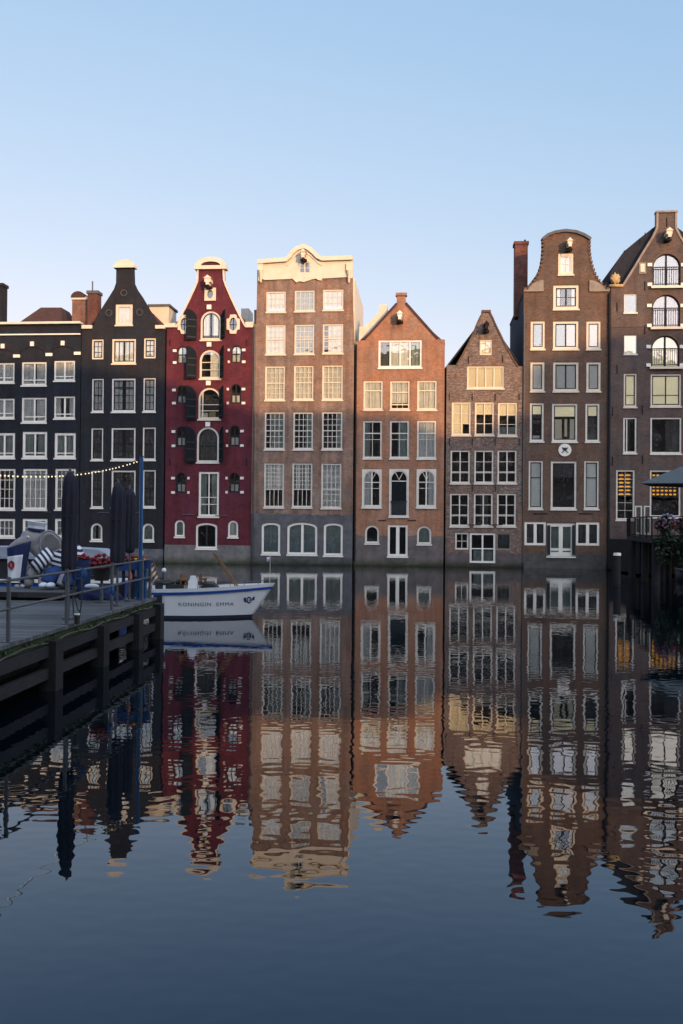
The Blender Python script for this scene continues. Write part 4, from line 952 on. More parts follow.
# ---- closed parasols
def parasol(px, Y, ytop, ybot, wpx, zbase, label):
    c = at(px, 560, Y); zt = at(px, ytop, Y).z; zb = at(px, ybot, Y).z; r = wpx/FPX*Y/2
    o = empty('closed_parasol', (c.x, c.y, zbase)); tag(o, label, 'parasol', 'closed navy parasols on the dock')
    m = MB(); n = 42; K = 18
    for k in range(K+1):
        f = k/K; z = zt-zbase-(zt-zb)*f
        rad = r*(.4+.6*min(1, (f/.035))**.7)*(.80+.20*min(1, f/.16)) if f < .93 else r*(1-.35*(f-.93)/.07)
        rad *= 1 - .10*math.exp(-((f-.2)/.03)**2) - .06*math.exp(-((f-.66)/.05)**2)
        for q in range(n):
            a = 2*math.pi*q/n; w_ = 1+.19*math.sin(7*a+f*2.2)*min(1, f*4)+.05*math.sin(3*a+f*9)
            m.v.append((rad*w_*math.cos(a), rad*w_*math.sin(a), z))
    for k in range(K):
        for q in range(n): m.f.append((k*n+q, k*n+(q+1) % n, (k+1)*n+(q+1) % n, (k+1)*n+q))
    m.f.append(tuple(range(n))); m.f.append(tuple(K*n+q for q in range(n)))
    m.build('canopy', NAVY, o, smooth=True)
    MB().tube([(0, 0, .0), (0, 0, zt-zbase+.05)], .026, 8).build('pole', STEEL, o)
    MB().tube([(0, 0, .001), (0, 0, .045)], .11, 12).build('base', STEEL, o)
    MB().tube([(0, 0, zt-zbase-.42*(zt-zb)), (0, 0, zt-zbase-.45*(zt-zb))], r*1.04, 12).build('strap', NAVY, o)
    MB().ball((0, 0, zt-zbase+.05), .022, 8, 6).build('finial', STEEL, o)
parasol(69, 17.45, 472, 573, 13.5, DZ, 'tallest closed navy parasol standing in front of the striped elephant')
parasol(117.5, 20.3, 483, 566, 13, DZ, 'closed navy parasol standing beside the red flowers behind the railing')
parasol(129.5, 21.5, 489, 553, 9.5, DZ, 'slimmest closed navy parasol tucked next to the blue pole')

# ---- blue pole and string lights
pb = at(140.6, 560, 22.1); ptop = at(140.6, 457, 22.1)
o = empty('blue_pole', (pb.x, pb.y, DZ)); tag(o, 'slim blue painted pole holding up the string lights', 'pole')
MB().tube([(0, 0, 0), (0, 0, ptop.z-DZ)], [.046, .042], 10).build('shaft', BLUEP, o); MB().tube([(0, 0, .001), (0, 0, .03)], .1, 10).build('foot', BLUEP, o)
MB().tube([(0, 0, ptop.z-DZ), (0, 0, ptop.z-DZ+.03)], .048, 10).build('cap', BLUED, o)
pe = at(-150, 455, 11.0); o2 = empty('blue_pole', (pe.x, pe.y, DZ)); 
MB().tube([(0, 0, 0), (0, 0, pe.z-DZ+.05)], [.038, .034], 10).build('shaft', BLUEP, o2); tag(o2, 'second blue pole further along the dock carrying the lights', 'pole')
p0 = at(139, 459.5, 22.1); p1 = at(62, 474, 18.3); p2 = at(0, 473, 15.3)
def bez(t):
    # catenary-like curve through the seen points and on to the next pole
    P_ = [p0, p1, p2, pe]; T = [0, .36, .6, 1.0]; r = Vector((0, 0, 0))
    for i in range(4):
        w_ = 1.0
        for j in range(4):
            if i != j: w_ *= (t-T[j])/(T[i]-T[j])
        r += P_[i]*w_
    return r
sl = empty('string_lights', p0); tag(sl, 'string of warm glowing bulbs hanging from the blue pole', 'string lights')
MB().tube([bez(k/60)-p0 for k in range(61)], .006, 5).build('cable', BLACKP, sl)
BULB = emit('bulb glow', (1.0, .80, .50), .65)
bm_ = MB().ball((0, 0, -.04), .0155, 8, 6); first = None
for k in range(60):
    t = .01+k*.0164 + random.uniform(-.003, .003); q = bez(t)-p0
    if first is None: first = bm_.build('bulb', BULB, sl, smooth=True); b_ = first
    else:
        b_ = first.copy(); COL.objects.link(b_); b_.parent = sl
    b_.location = q

# ---- elephant figure in a sailor suit
YE = 19.35; YR = 22.75
eb = at(45, 591, YE); er = at(45, 591, YR); el = empty('elephant_statue', (er.x, er.y, PZ)); el.scale = (YR/YE,)*3; tag(el, 'grey elephant statue in a striped sailor shirt and white cap sitting on the platform', 'statue')
def e_(px, py, dy=0.0):
    q = at(px, py, YE+dy); return (q.x-eb.x, q.y-eb.y, q.z-eb.z)
u_ = YE/FPX
m = MB()
m.ball(e_(34, 542), (.20, .19, .215), 16, 12); m.ball(e_(27, 540, -.08), (.13, .12, .15), 12, 9)
m.tube([e_(33, 544), e_(25, 543, -.14), e_(17, 546, -.22), e_(9.5, 551, -.26)], [.15, .115, .085, .06], 12)
m.ball(e_(58, 567, .1), (.29, .26, .36), 16, 12); m.tube([e_(50, 556, -.05), e_(40, 565, -.22), e_(32, 575, -.3), e_(30, 579, -.3)], [.13, .11, .10, .10], 12)
m.tube([e_(33, 546), e_(45, 556, .05)], [.16, .2], 12); m.ball(e_(27, 584, -.2), (.15, .16, .14), 12, 8)
m.tube([e_(52, 576, -.05), e_(44, 583, -.25), e_(43, 589, -.3)], [.16, .13, .1], 12)
m.tube([e_(62, 576, .05), e_(64, 583, -.18), e_(60, 589, -.26)], [.16, .13, .1], 12)
m.tube([e_(22, 560, -.05), e_(24, 575, -.12), e_(26, 586, -.16)], [.11, .12, .12], 12)
body = m.build('body', ELEPH, el, smooth=True, fix=False); remeshed(body, .022)
def ear(c, w_, hgt, tilt, sgn=1):
    n = 24; m = MB(); ring = []
    for k in range(n):
        a = 2*math.pi*k/n; rr = 1+.10*math.cos(3*a+.6); ring.append((w_*rr*math.cos(a), hgt*rr*math.sin(a)))
    M = Matrix.Translation(c) @ Matrix.Rotation(R(tilt), 4, 'Z')
    m.plate(ring, [], -.03, .03, M); m.tube([M @ Vector((x, -.02, z)) for x, z in ring+ring[:1]], .02, 8, cap=False); o = m.build('ear', ELEPH, el, smooth=True)
    m = MB(); m.plate([(x*.74, z*.72) for x, z in ring], [], -.036, -.031, M); m.build('ear_lining', ELEPI, o)
    return o
ear(e_(50.5, 545.0, -.12), .215, .22, 12)
m = MB().ball(e_(28, 540, -.21), (.028, .02, .034), 8, 6).build('eye', WHITE, el, smooth=True)
MB().ball(e_(27.7, 540.3, -.232), (.014, .008, .018), 8, 6).build('pupil', BLACKP, m, smooth=True)
# cap
c = Vector(e_(36.5, 528, 0)); M = Matrix.Translation(c) @ Matrix.Rotation(R(7), 4, 'Y')
def cyl(m, z0, z1, r0, r1, M, n=20, sy=1.0):
    i = len(m.v)
    for z, r in ((z0, r0), (z1, r1)):
        for q in range(n): m.v.append(tuple(M @ Vector((r*math.cos(2*math.pi*q/n), r*sy*math.sin(2*math.pi*q/n), z))))
    m.f += [(i+q, i+(q+1) % n, i+n+(q+1) % n, i+n+q) for q in range(n)] + [tuple(i+q for q in range(n)), tuple(i+n+q for q in reversed(range(n)))]
    return m
cap = cyl(MB(), -.06, -.002, .165, .17, M).build('cap', WCLOTH, el); cyl(MB(), 0, .075, .17, .205, M).build('cap_crown', WCLOTH, cap)
cyl(MB(), -.105, -.061, .168, .168, M).build('cap_band', BLUED, cap)
# sailor shirt, sleeves, trousers, shoes
SHIRT = stripes('navy striped jersey', (.60, .61, .65), (.012, .014, .035), .098, (.25, -.1, .95), .5); SLEEVE = stripes('striped sleeve', (.60, .61, .65), (.012, .014, .035), .092, (.72, .35, .55), .5)
m = MB(); m.ball(e_(61, 563, .1), (.33, .29, .33), 20, 14); m.ball(e_(72, 560, .12), (.25, .26, .31), 18, 12)
remeshed(m.build('striped_shirt', SHIRT, el, smooth=True, fix=False), .025)
MB().tube([e_(50, 555, -.1), e_(41, 564, -.24), e_(34, 572, -.31)], [.14, .135, .135], 14).build('sleeve', SLEEVE, el, smooth=True)
m = MB(); m.ball(e_(66, 580, .08), (.38, .28, .22), 18, 10); m.tube([e_(58, 575, -.05), e_(50, 578, -.24), e_(47, 586, -.3)], [.17, .16, .15], 12); m.tube([e_(76, 577, .0), e_(72, 580, -.24), e_(68, 588, -.28)], [.18, .17, .15], 12)
remeshed(m.build('trousers', BLUEC, el, smooth=True, fix=False), .025)
for px in (43.5, 50.5): 
    m = MB(); m.ball(e_(px, 588, -.42), (.085, .17, .062), 12, 8); m.build('shoe', WCLOTH, el, smooth=True)
for px in (17, 22.5): MB().ball(e_(px, 588.5, -.32), (.05, .05, .035), 8, 6).build('toenail', WCLOTH, el, smooth=True)
# flag hanging from the trunk
def cloth_grid(fn, nu, nv):
    m = MB(); m.v = [tuple(fn(i/nu, j/nv)) for j in range(nv+1) for i in range(nu+1)]
    m.f = [(j*(nu+1)+i, j*(nu+1)+i+1, (j+1)*(nu+1)+i+1, (j+1)*(nu+1)+i) for j in range(nv) for i in range(nu)]; return m
YE = YR
f0_ = at(16, 562, YE-.6); fl = empty('flag', f0_); tag(fl, 'blue and white flag with a red disc hanging from the elephant trunk', 'flag')
TL, TR, BR, BL = [at(x, y, YE-.52)-f0_ for x, y in ((7, 548), (31, 541), (23, 584), (7, 577))]
def ff(u, v):
    p = TL.lerp(TR, u).lerp(BL.lerp(BR, u), v); p = p.copy(); p.y += .05*math.sin(u*7+v*2)*(.3+v)+.02*math.sin(u*15); p.z -= .0; return p
def sub(u0, u1, v0, v1, name, mat, off=0.0):
    m = cloth_grid(lambda u, v: ff(u0+(u1-u0)*u, v0+(v1-v0)*v)+Vector((0, off, 0)), 14, 14); o = m.build(name, mat, fl, smooth=True, fix=False)
    s_ = o.modifiers.new('thick', 'SOLIDIFY'); s_.thickness = .006; return o
sub(0, .76, 0, .30, 'blue_band', BLUED); sub(0, .76, .30, 1, 'white_field', WCLOTH); sub(.76, 1, 0, 1, 'blue_edge', BLUED)
m = MB()
cu, cv = .24, .58
for rr, nm, mt, of in ((.20, 'red_disc', REDP, -.045), (.07, 'disc_centre', plain('pale pink', (.5, .25, .27), .8), -.055)):
    m = MB(); n = 18; ctr = ff(cu, cv)+Vector((0, of, 0)); m.v = [tuple(ctr)]
    for k in range(n):
        a = 2*math.pi*k/n; m.v.append(tuple(ff(cu+rr*1.05*math.cos(a), cv+rr*.72*math.sin(a))+Vector((0, of, 0))))
    m.f = [(0, 1+k, 1+(k+1) % n) for k in range(n)]; m.build(nm, mt, fl, fix=False)

# ---- flower tubs, hose, bits and bobs behind the railing
def flower_heads(m, c, r, n, size, rnd):
    for _ in range(n):
        v = Vector((rnd.gauss(0, 1), rnd.gauss(0, 1), abs(rnd.gauss(0, .8)))); v.normalize()
        p = Vector(c)+Vector((v.x*r[0], v.y*r[1], v.z*r[2])); m.ball(p, size*rnd.uniform(.7, 1.25), 7, 5)
q = at(102, 560, 21.2); o = empty('flower_tub', (q.x, q.y, DZ)); o.scale = (1.12, 1.12, 1); tag(o, 'tub of bright red geraniums between the striped elephant and a parasol', 'flower tub')
z = at(102, 567, 21.2).z-DZ
cyl(MB(), z-.3, z, .14, .2, Matrix()).build('tub', BLACKP, o); cyl(MB(), 0, z-.301, .035, .03, Matrix()).build('stand', STEEL, o); cyl(MB(), .001, .03, .16, .16, Matrix()).build('foot', STEEL, o)
m = MB(); leafblob(m, (0, 0, z+.04), (.26, .22, .13), 260, .045, rnd); m.build('leaves', LEAF, o, fix=False)
m = MB(); flower_heads(m, (0, 0, z+.05), (.23, .2, .22), 34, .04, rnd); flower_heads(m, (.1, -.15, z-.03), (.12, .1, .08), 8, .035, rnd); m.build('blossoms', REDP, o, smooth=True)
q = at(84, 557, 22.4); o = empty('flower_tub', (q.x, q.y, DZ)); o.scale = (1.12, 1.12, 1); tag(o, 'small tub of dark red flowers right behind the elephant back', 'flower tub')
z = at(84, 560, 22.4).z-DZ; cyl(MB(), 0, z, .12, .17, Matrix()).build('tub', BLUED, o)
m = MB(); leafblob(m, (0, 0, z+.02), (.16, .15, .07), 90, .035, rnd); m.build('leaves', LEAF, o, fix=False)
m = MB(); flower_heads(m, (0, 0, z+.03), (.14, .12, .1), 12, .032, rnd); m.build('blossoms', REDP, o, smooth=True)
q = at(134, 566, 22.25); o = empty('planter_trough', (q.x, q.y, DZ), R(-4)); o.scale = (1.12, 1.12, 1); tag(o, 'long blue trough of red and yellow flowers on blue legs at the dock end', 'planter')
z0 = at(134, 571, 22.25).z-DZ; z1 = at(134, 563, 22.25).z-DZ
MB().plate([(-.33, z0), (.31, z0+.05), (.37, z1+.06), (-.38, z1-.03)], [], -.11, .11).build('trough', BLUEC, o)
for x in (-.22, -.02, .1, .24): MB().box(x-.022, x+.022, -.05, .05, .001, z0+.03).build('leg', BLUED if x < 0 else BLUEP, o)
m = MB(); leafblob(m, (0, 0, z1+.05), (.33, .12, .08), 170, .035, rnd); m.build('leaves', LEAF, o, fix=False)
m = MB(); flower_heads(m, (-.02, 0, z1+.06), (.30, .1, .10), 26, .034, rnd); m.build('blossoms', REDP, o, smooth=True)
m = MB(); flower_heads(m, (.03, -.04, z1+.06), (.22, .08, .07), 7, .03, rnd); m.build('yellow_blossoms', YELP, o, smooth=True)
q = at(130, 577, 22.0); m = MB().ball((0, 0, 0), (.05, .05, .13), 10, 8).tube([(0, 0, .12), (0, 0, .2)], .012, 5)
o = m.build('fender', ORNG, None, smooth=True); o.location = q; tag(o, 'orange fender hanging under the blue flower trough', 'fender')
q = at(98, 577, 21.9); o = empty('tarpaulin', (q.x, q.y, DZ)); tag(o, 'crumpled blue tarpaulin heaped between the elephant and the flowers', 'tarpaulin')
m = MB(); m.ball((0, 0, .08), (.42, .25, .27), 28, 16, fn=lambda v: 1+.13*math.sin(7*v.x+3*v.z)*math.cos(5*v.y+4*v.z)+.07*math.sin(13*v.x-9*v.z))
m.ball((.3, -.05, .02), (.3, .22, .17), 24, 14, fn=lambda v: 1+.14*math.sin(8*v.x+2*v.z+1)*math.cos(6*v.y+5*v.z))
m.build('sheet', BLUED, o, smooth=True); MB().ball((-.1, -.15, .32), (.17, .1, .06), 12, 8).build('fold', WCLOTH, o, smooth=True)
tq = at(126, 583, 22.3); o = empty('crate', (tq.x, tq.y, DZ)); tag(o, 'dark crate half hidden below the blue flower trough', 'crate')
MB().box(-.34, -.06, -.12, .12, .001, .3).build('box', BLACKP, o); MB().box(-.36, -.04, -.14, .14, .302, .33).build('lid', BLUED, o)
# blue hose reel hung on the rail with a loop of black hose
t_h = 17.5; q = dock.matrix_basis @ Vector((-.155, t_h, 1.80)); o = empty('hose', (q.x, q.y, q.z), -DYAW); o.scale = (1.2, 1.2, 1.25); tag(o, 'blue coiled hose hung on the railing with a black loop down to the deck', 'hose')
m = MB()
for k in range(4):
    rr = .06+.016*k; m.tube([(-.0+.012*k, rr*1.2*math.cos(2*math.pi*j/20)*1.0, rr*math.sin(2*math.pi*j/20)) for j in range(21)], .009, 6, cap=False)
M_ = Matrix.Rotation(R(75), 4, 'Z'); m.v = [tuple(M_ @ Vector(v)) for v in m.v]
m.build('coil', BLUEP, o, smooth=True)
MB().tube([(-.10, .1, 0), (-.11, .1, -.35), (-.08, .05, -.58), (-.02, -.05, -.64), (.06, -.2, -.64), (.08, -.15, -.6), (.1, -.1, -.3), (.08, -.08, 0)], .011, 6).build('loop', BLACKP, o, smooth=True)
MB().tube([(-.04, 0, 0), (-.05, 0, -.3), (-.0, 0, -.5), (.05, 0, -.56)], .009, 6).build('loop', BLACKP, o, smooth=True)
q = dock.matrix_basis @ Vector((-.10, 19.44, 1.39)); o = empty('blue_wrap', q, -DYAW); tag(o, 'bright blue cloth knotted round the railing post', 'cloth')
m = MB().ball((0, 0, 0), (.05, .05, .12), 14, 10, fn=lambda v: 1+.22*math.sin(9*v.z+4*v.x)); m.build('cloth', BLUEP, o, smooth=True)
q = atz(77, 624, DZ); o = empty('bollard_light', (q.x, q.y, DZ)); tag(o, 'small black bollard with pale top at the deck edge', 'bollard')
cyl(MB(), 0, .16, .048, .048, Matrix()).build('body', BLACKP, o); cyl(MB(), .161, .182, .05, .05, Matrix()).build('cap', OFFW, o)
q = dock.matrix_basis @ Vector((-.30, 22.45, DZ)); o = empty('globe_lamp', q); o.scale = (1, 1, 1.2); tag(o, 'white globe on a short steel post at the dock corner', 'lamp')
MB().tube([(0, 0, 0), (0, 0, .83)], .022, 8).build('post', STEEL, o); MB().ball((0, 0, .89), (.045, .045, .075), 10, 8).build('globe', WCLOTH, o, smooth=True)

# ---- white open boat
YB_ = 28.0; bp = at(153, 618.6, YB_); SC = FPX/YB_
boat = empty('white_boat', (bp.x, bp.y, 0), R(1.5)); tag(boat, 'white open boat with blue gunwale and lettered bow moored at the dock end', 'boat')
LB = 3.55; LW_ = 2.87; BZ = lambda x: .80+.16*max(0, x/LB)**1.6
def Bm(s): return .72*(1-max(0, (s-.30)/.70)**2.1)*(.88+.12*min(1, s/.35))
def hully(x, z):
    xb = LW_+(LB-LW_)*max(0, min(1.1, z/.98))**.9; s = min(1, max(0, x/xb)); return Bm(s)*(.80+.2*min(1, max(0, z)/.9))
def hull(zf0, zf1, name, mat, off=0.0, parent=boat, nz=6, x0=.36):
    m = MB(); nx = 30
    for sgn in (-1, 1):
        i = len(m.v)
        for a in range(nx+1):
            for b in range(nz+1):
                s = a/nx; zz = zf0(s)+(zf1(s)-zf0(s))*b/nz
                xb = LW_+(LB-LW_)*max(0, min(1.1, zz/.98))**.9; xs_ = x0*(1-min(1, max(0, (zz-.70)/.08))) if x0 else 0
                x = xs_+(xb-xs_)*s + off*(s > .97); y = Bm(max(0, x/xb) if x < xb else 1)*(.80+.2*min(1, max(0, zz)/.9)) + off
                m.v.append((x, sgn*y, zz))
        for a in range(nx):
            for b in range(nz): m.f.append((i+a*(nz+1)+b, i+(a+1)*(nz+1)+b, i+(a+1)*(nz+1)+b+1, i+a*(nz+1)+b+1))
    n = (nx+1)*(nz+1)
    for b in range(nz): m.f.append((b, b+1, n+b+1, n+b)); m.f.append((nx*(nz+1)+b, nx*(nz+1)+b+1, n+nx*(nz+1)+b+1, n+nx*(nz+1)+b))
    return m.build(name, mat, parent, smooth=True)
hull(lambda s: .085, lambda s: BZ(s*LB)-.10, 'hull', HULLW); hull(lambda s: -.25, lambda s: .084, 'bottom_paint', HULLD, .006)
g = hull(lambda s: BZ(s*LB)-.125, lambda s: BZ(s*LB)-.05, 'gunwale', HULLB, .035, nz=2, x0=0); hull(lambda s: BZ(s*LB)-.05, lambda s: BZ(s*LB)+.055, 'toe_rail', HULLW, .012, nz=1, x0=0)
m = MB(); nx = 24
for a in range(nx+1):
    x = LB*.985*a/nx; y = hully(x, BZ(x))*.97 if a < nx else .01
    m.v += [(x, -y, BZ(x)-.0), (x, y, BZ(x)-.0)]
m.f = [(2*a, 2*a+2, 2*a+3, 2*a+1) for a in range(nx)]; m.build('deck', HULLW, boat, fix=False)
def bx_(px, py): q = at(px, py, YB_); return (q.x-bp.x, q.z)
MB().box(.05, .86, -.42, .42, BZ(0)+.005, BZ(0)+.17).ball((.35, -.1, BZ(0)+.2), (.28, .3, .1), 12, 8).ball((.8, .0, BZ(0)+.22), (.16, .25, .1), 12, 8).build('cushions', BLACKP, boat)
a = bx_(181, 577); b = bx_(206, 583)
for x, y in ((a[0], -.1), (b[0]-.22, .2)):
    o = MB().box(x, x+.2, y-.2, y+.2, BZ(.9)+.26, BZ(.9)+.31).box(x, x+.04, y-.2, y+.2, BZ(.9)+.312, BZ(.9)+.46).build('seat', VARN, boat)
    for dx in (.03, .17):
        for dy in (-.16, .16): MB().box(x+dx-.015, x+dx+.015, y+dy-.015, y+dy+.015, BZ(.9)+.0, BZ(.9)+.258).build('leg', VARN, o)
x = bx_(193.5, 580)[0]
MB().box(x-.13, x+.13, -.24, .1, BZ(1.2)+.002, BZ(1.2)+.25).plate([(x-.1, BZ(1.2)+.251), (x+.12, BZ(1.2)+.251), (x+.04, BZ(1.2)+.38), (x-.07, BZ(1.2)+.38)], [], -.22, .08).build('console', HULLW, boat)
MB().plate([(x+.25, BZ(1.7)+.0), (x+.75, BZ(1.7)+.0), (x+.62, BZ(1.7)+.13), (x+.32, BZ(1.7)+.17)], [], -.35, .3).build('windscreen', DKSASH, boat)
MB().tube([(bx_(238, 580)[0], -.1, BZ(2.5)+.02), (bx_(216, 555)[0], .1, bx_(216, 555)[1])], .026, 8).build('spar', VARN, boat)
MB().tube([(bx_(235, 581)[0], .08, BZ(2.5)+.02), (bx_(212, 553)[0], .3, bx_(212, 553)[1])], .022, 8).build('spar', VARN, boat)
m = MB(); pts = [(xx, -hully(xx, BZ(xx))*.93, BZ(xx)+.13+.02*(xx-2)) for xx in (1.9, 2.3, 2.7, 3.1, 3.4)]; m.tube(pts, .012, 6)
for p in pts: m.tube([p, (p[0], p[1], BZ(p[0]))], .01, 6)
m.build('bow_rail', STEEL, boat)
fx = bx_(269.5, 560); o = MB().tube([(LB-.13, 0, BZ(LB)), (LB-.12, 0, bx_(269, 553)[1])], .007, 6).build('bow_staff', OFFW, boat)
cloth_grid(lambda u, v: Vector((LB-.13-.10*u, .02*math.sin(u*8), bx_(269, 557)[1]-.13*v)), 6, 6).build('pennant', WCLOTH, o, fix=False)
MB().box(LB-.22, LB-.135, -.012, .012, bx_(269, 557)[1]-.12, bx_(269, 557)[1]-.075).build('pennant_stripe', BLUEC, o)
lx = bx_(165, 571); o = MB().tube([(lx[0], -.2, BZ(0)), (lx[0], -.2, lx[1])], .014, 6).build('lamp_post', STEEL, boat); MB().ball((lx[0], -.2, lx[1]+.03), .07, 12, 8).build('globe', WCLOTH, o, smooth=True)
for xx in (.12, .42): MB().box(xx-.03, xx+.03, -.66, -.60, BZ(0)+.02, BZ(0)+.16).build('cleat', WCLOTH, boat)
e0 = bx_(153, 562); e1 = bx_(163, 583); ES = stripes('striped ensign', (.45, .38, .30), (.09, .06, .05), .12, (.8, 0, -.6), .5)
o = MB().tube([(e1[0], .1, BZ(0)), (e0[0]+.0, .1, e0[1])], .014, 6).build('ensign_staff', VARN, boat)
cloth_grid(lambda u, v: Vector((e0[0]+(e1[0]-e0[0])*v*.85-.02-u*.16+.0*v, .1+.03*math.sin(u*6+v*3), e0[1]-.02-(e0[1]-BZ(0)-.1)*v*.9-u*.2)), 8, 10).build('ensign', ES, o, fix=False)
# lettering wrapped on the hull side
def lettering(txt, x0, x1, zc, hgt, name):
    cu_ = bpy.data.curves.new(name, 'FONT'); cu_.body = txt; cu_.size = 1; cu_.space_character = 1.15; cu_.offset = .0; cu_.resolution_u = 3
    to = bpy.data.objects.new(name, cu_); COL.objects.link(to)
    me = bpy.data.meshes.new_from_object(to.evaluated_get(bpy.context.evaluated_depsgraph_get())); bpy.data.objects.remove(to)
    xs_ = [v.co.x for v in me.vertices]; ys_ = [v.co.y for v in me.vertices]; a, b = min(xs_), max(xs_); c, d = min(ys_), max(ys_)
    for v in me.vertices:
        X = x0+(v.co.x-a)/(b-a)*(x1-x0); Z = zc+((v.co.y-c)/(d-c)-.5)*hgt; v.co = (X, -hully(X, Z)-.010, Z)
    o = bpy.data.objects.new(name, me); COL.objects.link(o); me.materials.append(LETTER); o.parent = boat; return o
bpy.context.view_layer.update()
a = bx_(181.5, 603.5); b = bx_(235, 602); lettering('KONINGIN  EMMA', a[0], b[0], (a[1]+b[1])/2+.0, .105, 'lettering')
m = MB(); c = bx_(249.5, 599.5)
def onh(pts, off):
    i = len(m.v); m.v += [(c[0]+x, -hully(c[0]+x, c[1]+z)-off, c[1]+z) for x, z in pts]; m.f.append(tuple(range(i, i+len(pts))))
ring = [(.075*math.cos(k*.3927), .10*math.sin(k*.3927)) for k in range(16)]; ring2 = [(.045*math.cos(k*.3927), .06*math.sin(k*.3927)) for k in range(16)]
for k in range(16): onh([ring[k], ring[(k+1) % 16], ring2[(k+1) % 16], ring2[k]], .012)
onh([(-.16, .06), (-.085, .08), (-.085, -.07), (-.13, -.05)], .012); onh([(.09, .06), (.16, .11), (.15, .0), (.09, -.03)], .012); onh([(-.03, -.01), (.03, .03), (.03, -.03)], .012)
m.build('bow_emblem', BLUED, boat, fix=False)

# ---- tour boat with a white roof behind the dock
q = at(50, 552, 29.0); tb = empty('tour_boat', (q.x-.9, 29.8, 0), R(2)); tag(tb, 'long tour boat with white roof and blue sides lying behind the elephant', 'boat')
MB().plate([(-6.2, .0), (2.75, .0), (3.05, .9), (-6.4, .9)], [], -.9, .9).build('hull', HULLB, tb)
MB().box(-6.2, 2.9, -.95, .95, .902, 1.0).build('gunwale', WHITE, tb)
MB().box(-6.0, 2.6, -.8, .8, 1.002, 1.62).build('cabin', DKSASH, tb); rz = q.z
MB().box(-6.1, 2.8, -.88, .88, 1.622, 1.70).plate([(-6.0, 1.702), (2.7, 1.702), (2.3, 1.92), (1.0, 1.98), (-5.6, 1.98)], [], -.75, .75).build('roof', TARP, tb)
for k in range(9): MB().box(-5.8+k*.95, -5.72+k*.95, -.83, -.803, 1.0, 1.62).build('window_post', WHITE, tb)

# ---- restaurant terrace at the right
tx = at(628, 534, 52); zt_ = 2.2
ter = empty('restaurant_terrace', (20, 50, 0)); tag(ter, 'dark raised terrace on piles in front of the right hand warehouse', 'terrace')
def lt(px, Y): return at(px, 534, Y).x-20, Y-50
dk = [lt(652, 44.3), lt(760, 44.3), lt(745, 60.2), lt(627, 60.6), lt(630, 52), lt(640, 48.0)]
m = MB(); n = len(dk)
m.v = [(x, y, zt_-.22) for x, y in dk]+[(x, y, zt_) for x, y in dk]; m.f = [tuple(range(n)), tuple(range(n, 2*n))]+[(k, (k+1) % n, n+(k+1) % n, n+k) for k in range(n)]
m.build('deck', TIMBER, ter)
for px, Y in ((632, 51.5), (656, 44.6), (645, 48.2), (690, 44.6), (720, 44.6), (668, 52)):
    x, y = lt(px, Y); MB().tube([(x, y, -1), (x, y, zt_-.221)], .19, 10).build('pile', TIMBERV, ter)
m = MB(); 
for a, b in ((dk[3], dk[4]), (dk[4], dk[5]), (dk[5], dk[0]), (dk[0], dk[1])):
    a = Vector((*a, 0)); b = Vector((*b, 0)); r_ = MB()
    for z in (.12, 1.02): r_.tube([a+Vector((0, 0, zt_+z)), b+Vector((0, 0, zt_+z))], .03, 6)
    nb = int((b-a).length/.26)
    for k in range(nb+1):
        p = a.lerp(b, k/nb); r_.tube([p+Vector((0, 0, zt_)), p+Vector((0, 0, zt_+1.02))], .03 if k % 8 == 0 else .012, 5)
    r_.build('railing', IRON, ter)
x0, y0 = lt(636, 53); x1, y1 = lt(645, 50.5)
MB().box(x0+.2, x1+6, 3, 9.3, .1, zt_-.23).build('substructure', TIMBERV, ter)
for px in (634, 643):
    a = at(px, 533, 55.5); b = at(px+8.6, 533, 55.3); sc = empty('wind_screen', ((a.x+b.x)/2, 55.4, zt_), R(-3)); tag(sc, 'white framed glass wind screen %s on the dark terrace' % ('at the outer left end' if px == 634 else 'nearest the pink flowers'), 'screen', 'glass screens on the terrace')
    hw = (b.x-a.x)/2-.02; MB().plate([(-hw, 0.01), (hw, .01), (hw, 1.75), (-hw, 1.75)], [[(-hw+.07, .2), (hw-.07, .2), (hw-.07, 1.0), (-hw+.07, 1.0)], [(-hw+.07, 1.08), (hw-.07, 1.08), (hw-.07, 1.68), (-hw+.07, 1.68)]], -.03, .03).build('frame', OFFW, sc)
    MB().box(-hw+.06, hw-.06, -.006, .006, .15, 1.7).build('pane', GLASS, sc)
# grey parasol
ctr = at(722, 460, 49); e = at(640.5, 483, 47.2); o = empty('open_parasol', (ctr.x, 49, zt_)); tag(o, 'wide grey parasol opened over the terrace at the right edge', 'parasol')
ze = e.z-zt_; hw = ctr.x-e.x; zp = at(722, 450, 49).z-zt_
m = MB(); rg = [(-hw, -1.8, ze), (0, -3.4, ze-.02), (hw, -1.8, ze), (hw, 1.8, ze), (0, 3.2, ze), (-hw+1.7, 1.8, ze)]; n = 6
m.v = [(0, 0, zp)]+rg; m.f = [(0, 1+k, 1+(k+1) % n) for k in range(n)]; 
c_ = m.build('canopy', GREYC, o); s_ = c_.modifiers.new('thick', 'SOLIDIFY'); s_.thickness = .03
for p in rg: MB().tube([(0, 0, zp-.08), (p[0]*.98, p[1]*.98, p[2]-.03)], .02, 6).build('rib', IRON, o)
MB().tube([(0, 0, .001), (0, 0, zp-.03)], .04, 8).build('pole', IRON, o); MB().box(-.4, .4, -.4, .4, .002, .1).build('base', BLACKP, o)
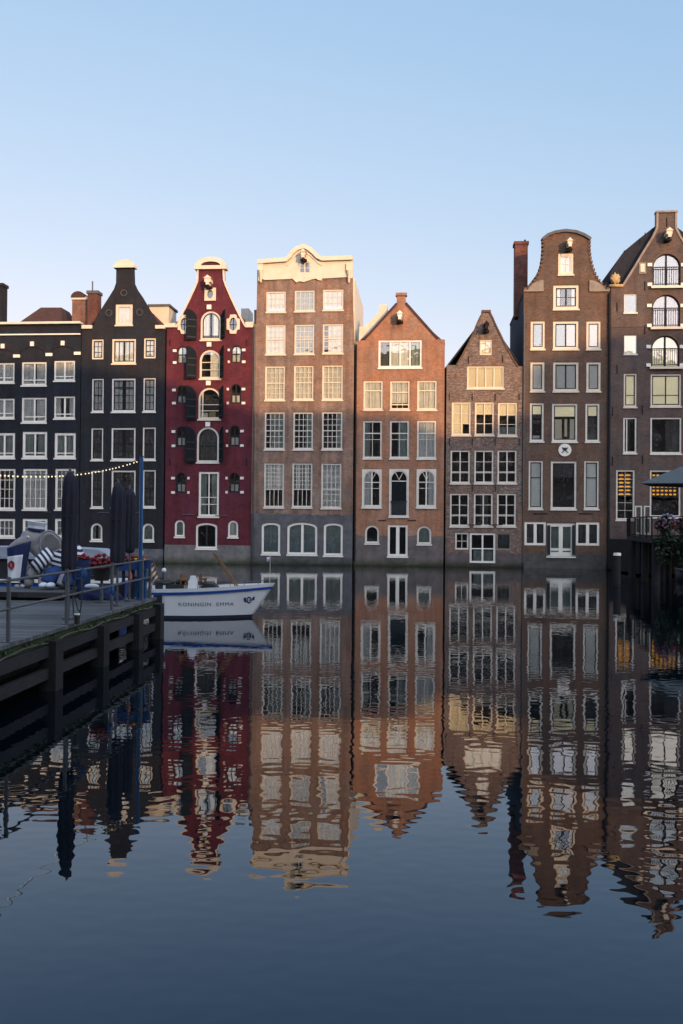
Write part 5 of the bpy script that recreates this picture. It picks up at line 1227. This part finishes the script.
# flower boxes hung on the terrace rail
for px0, px1, pet, lab in ((655, 671, (LILAC, PINKP), 'flower box with pale lilac flowers over dark hanging leaves at the terrace corner'), (671, 700, (PINKP, REDP), 'flower box with deep pink flowers and long dark leaves at the right edge')):
    a = at(px0, 520, 44.0); b = at(px1, 520, 44.0); o = empty('flower_box', ((a.x+b.x)/2, 43.95, zt_+.45)); tag(o, lab, 'flower box', 'flower boxes on the terrace rail')
    hw = (b.x-a.x)/2-.02
    MB().box(-hw, hw, -.17, .17, 0, .28).build('box', TIMBER, o)
    m = MB(); leafblob(m, (0, 0, .2), (hw, .35, .4), 420, .10, rnd); leafblob(m, (.1, -.15, -.7), (hw*.95, .28, .95), 520, .11, rnd)
    for _ in range(5): leafblob(m, (rnd.uniform(-hw, hw), -.2, rnd.uniform(-1.4, -.3)), (.22, .2, .5), 90, .09, rnd)
    m.build('leaves', LEAF, o, fix=False)
    for k, p in enumerate(pet):
        m = MB(); flower_heads(m, (rnd.uniform(-.2, .2), -.1, .3-.25*k), (hw*.9, .32, .42), 26, .055, rnd); m.build('blossoms', p, o, smooth=True)
# mooring post with white cap, further posts, and a small pale rowing boat
def mpost(px, y0, yb, r, label, cap=False):
    Y = atz(px, yb, 0).y; q = at(px, yb, Y); zt = at(px, y0, Y).z
    o = empty('mooring_post', (q.x, Y, 0)); tag(o, label, 'post', 'mooring posts by the terrace')
    MB().tube([(0, 0, -1.2), (0, 0, zt)], [r*1.05, r], 12).build('shaft', TIMBERV, o)
    MB().tube([(0, 0, zt), (0, 0, zt+(.12 if cap else .03))], [r*1.1, r*1.0], 12).build('cap', WHITE if cap else LEAD, o)
    MB().tube([(0, 0, .05), (0, 0, .12)], r*1.12, 12).build('band', IRON, o)
mpost(617, 555.5, 586.5, .165, 'dark round mooring post with a white painted cap', True)
mpost(662, 562, 582, .15, 'short dark mooring post beside the pale rowing boat')
q = atz(676, 580.5, 0); rb = empty('rowing_boat', (q.x, q.y, 0), R(-8)); tag(rb, 'pale rowing boat moored under the terrace at the right edge', 'boat')
m = MB(); n = 16; sec = []
for a in range(n+1):
    s = a/n; w_ = .62*math.sin(math.pi*(.12+.86*s))**.6; zt = .42+.2*(2*s-1)**2
    sec.append([(s*3.6, -w_, zt), (s*3.6, -w_*.75, .02), (s*3.6, 0, -.12), (s*3.6, w_*.75, .02), (s*3.6, w_, zt)])
for r_ in sec: m.v += r_
for a in range(n):
    for b in range(4): m.f.append((a*5+b, (a+1)*5+b, (a+1)*5+b+1, a*5+b+1))
m.f += [tuple(range(5)), tuple(n*5+k for k in range(5))]
o = m.build('hull', STEEL, rb, smooth=True); s_ = o.modifiers.new('thick', 'SOLIDIFY'); s_.thickness = .03
for x in (.7, 1.9, 2.9): MB().box(x-.12, x+.12, -.5, .5, .3, .33).build('thwart', VARN, rb)
for sg in (-1, 1): MB().tube([(r_[2 if False else (0 if sg < 0 else 4)]) for r_ in sec], .03, 6).build('rubbing_strake', HULLW, rb)
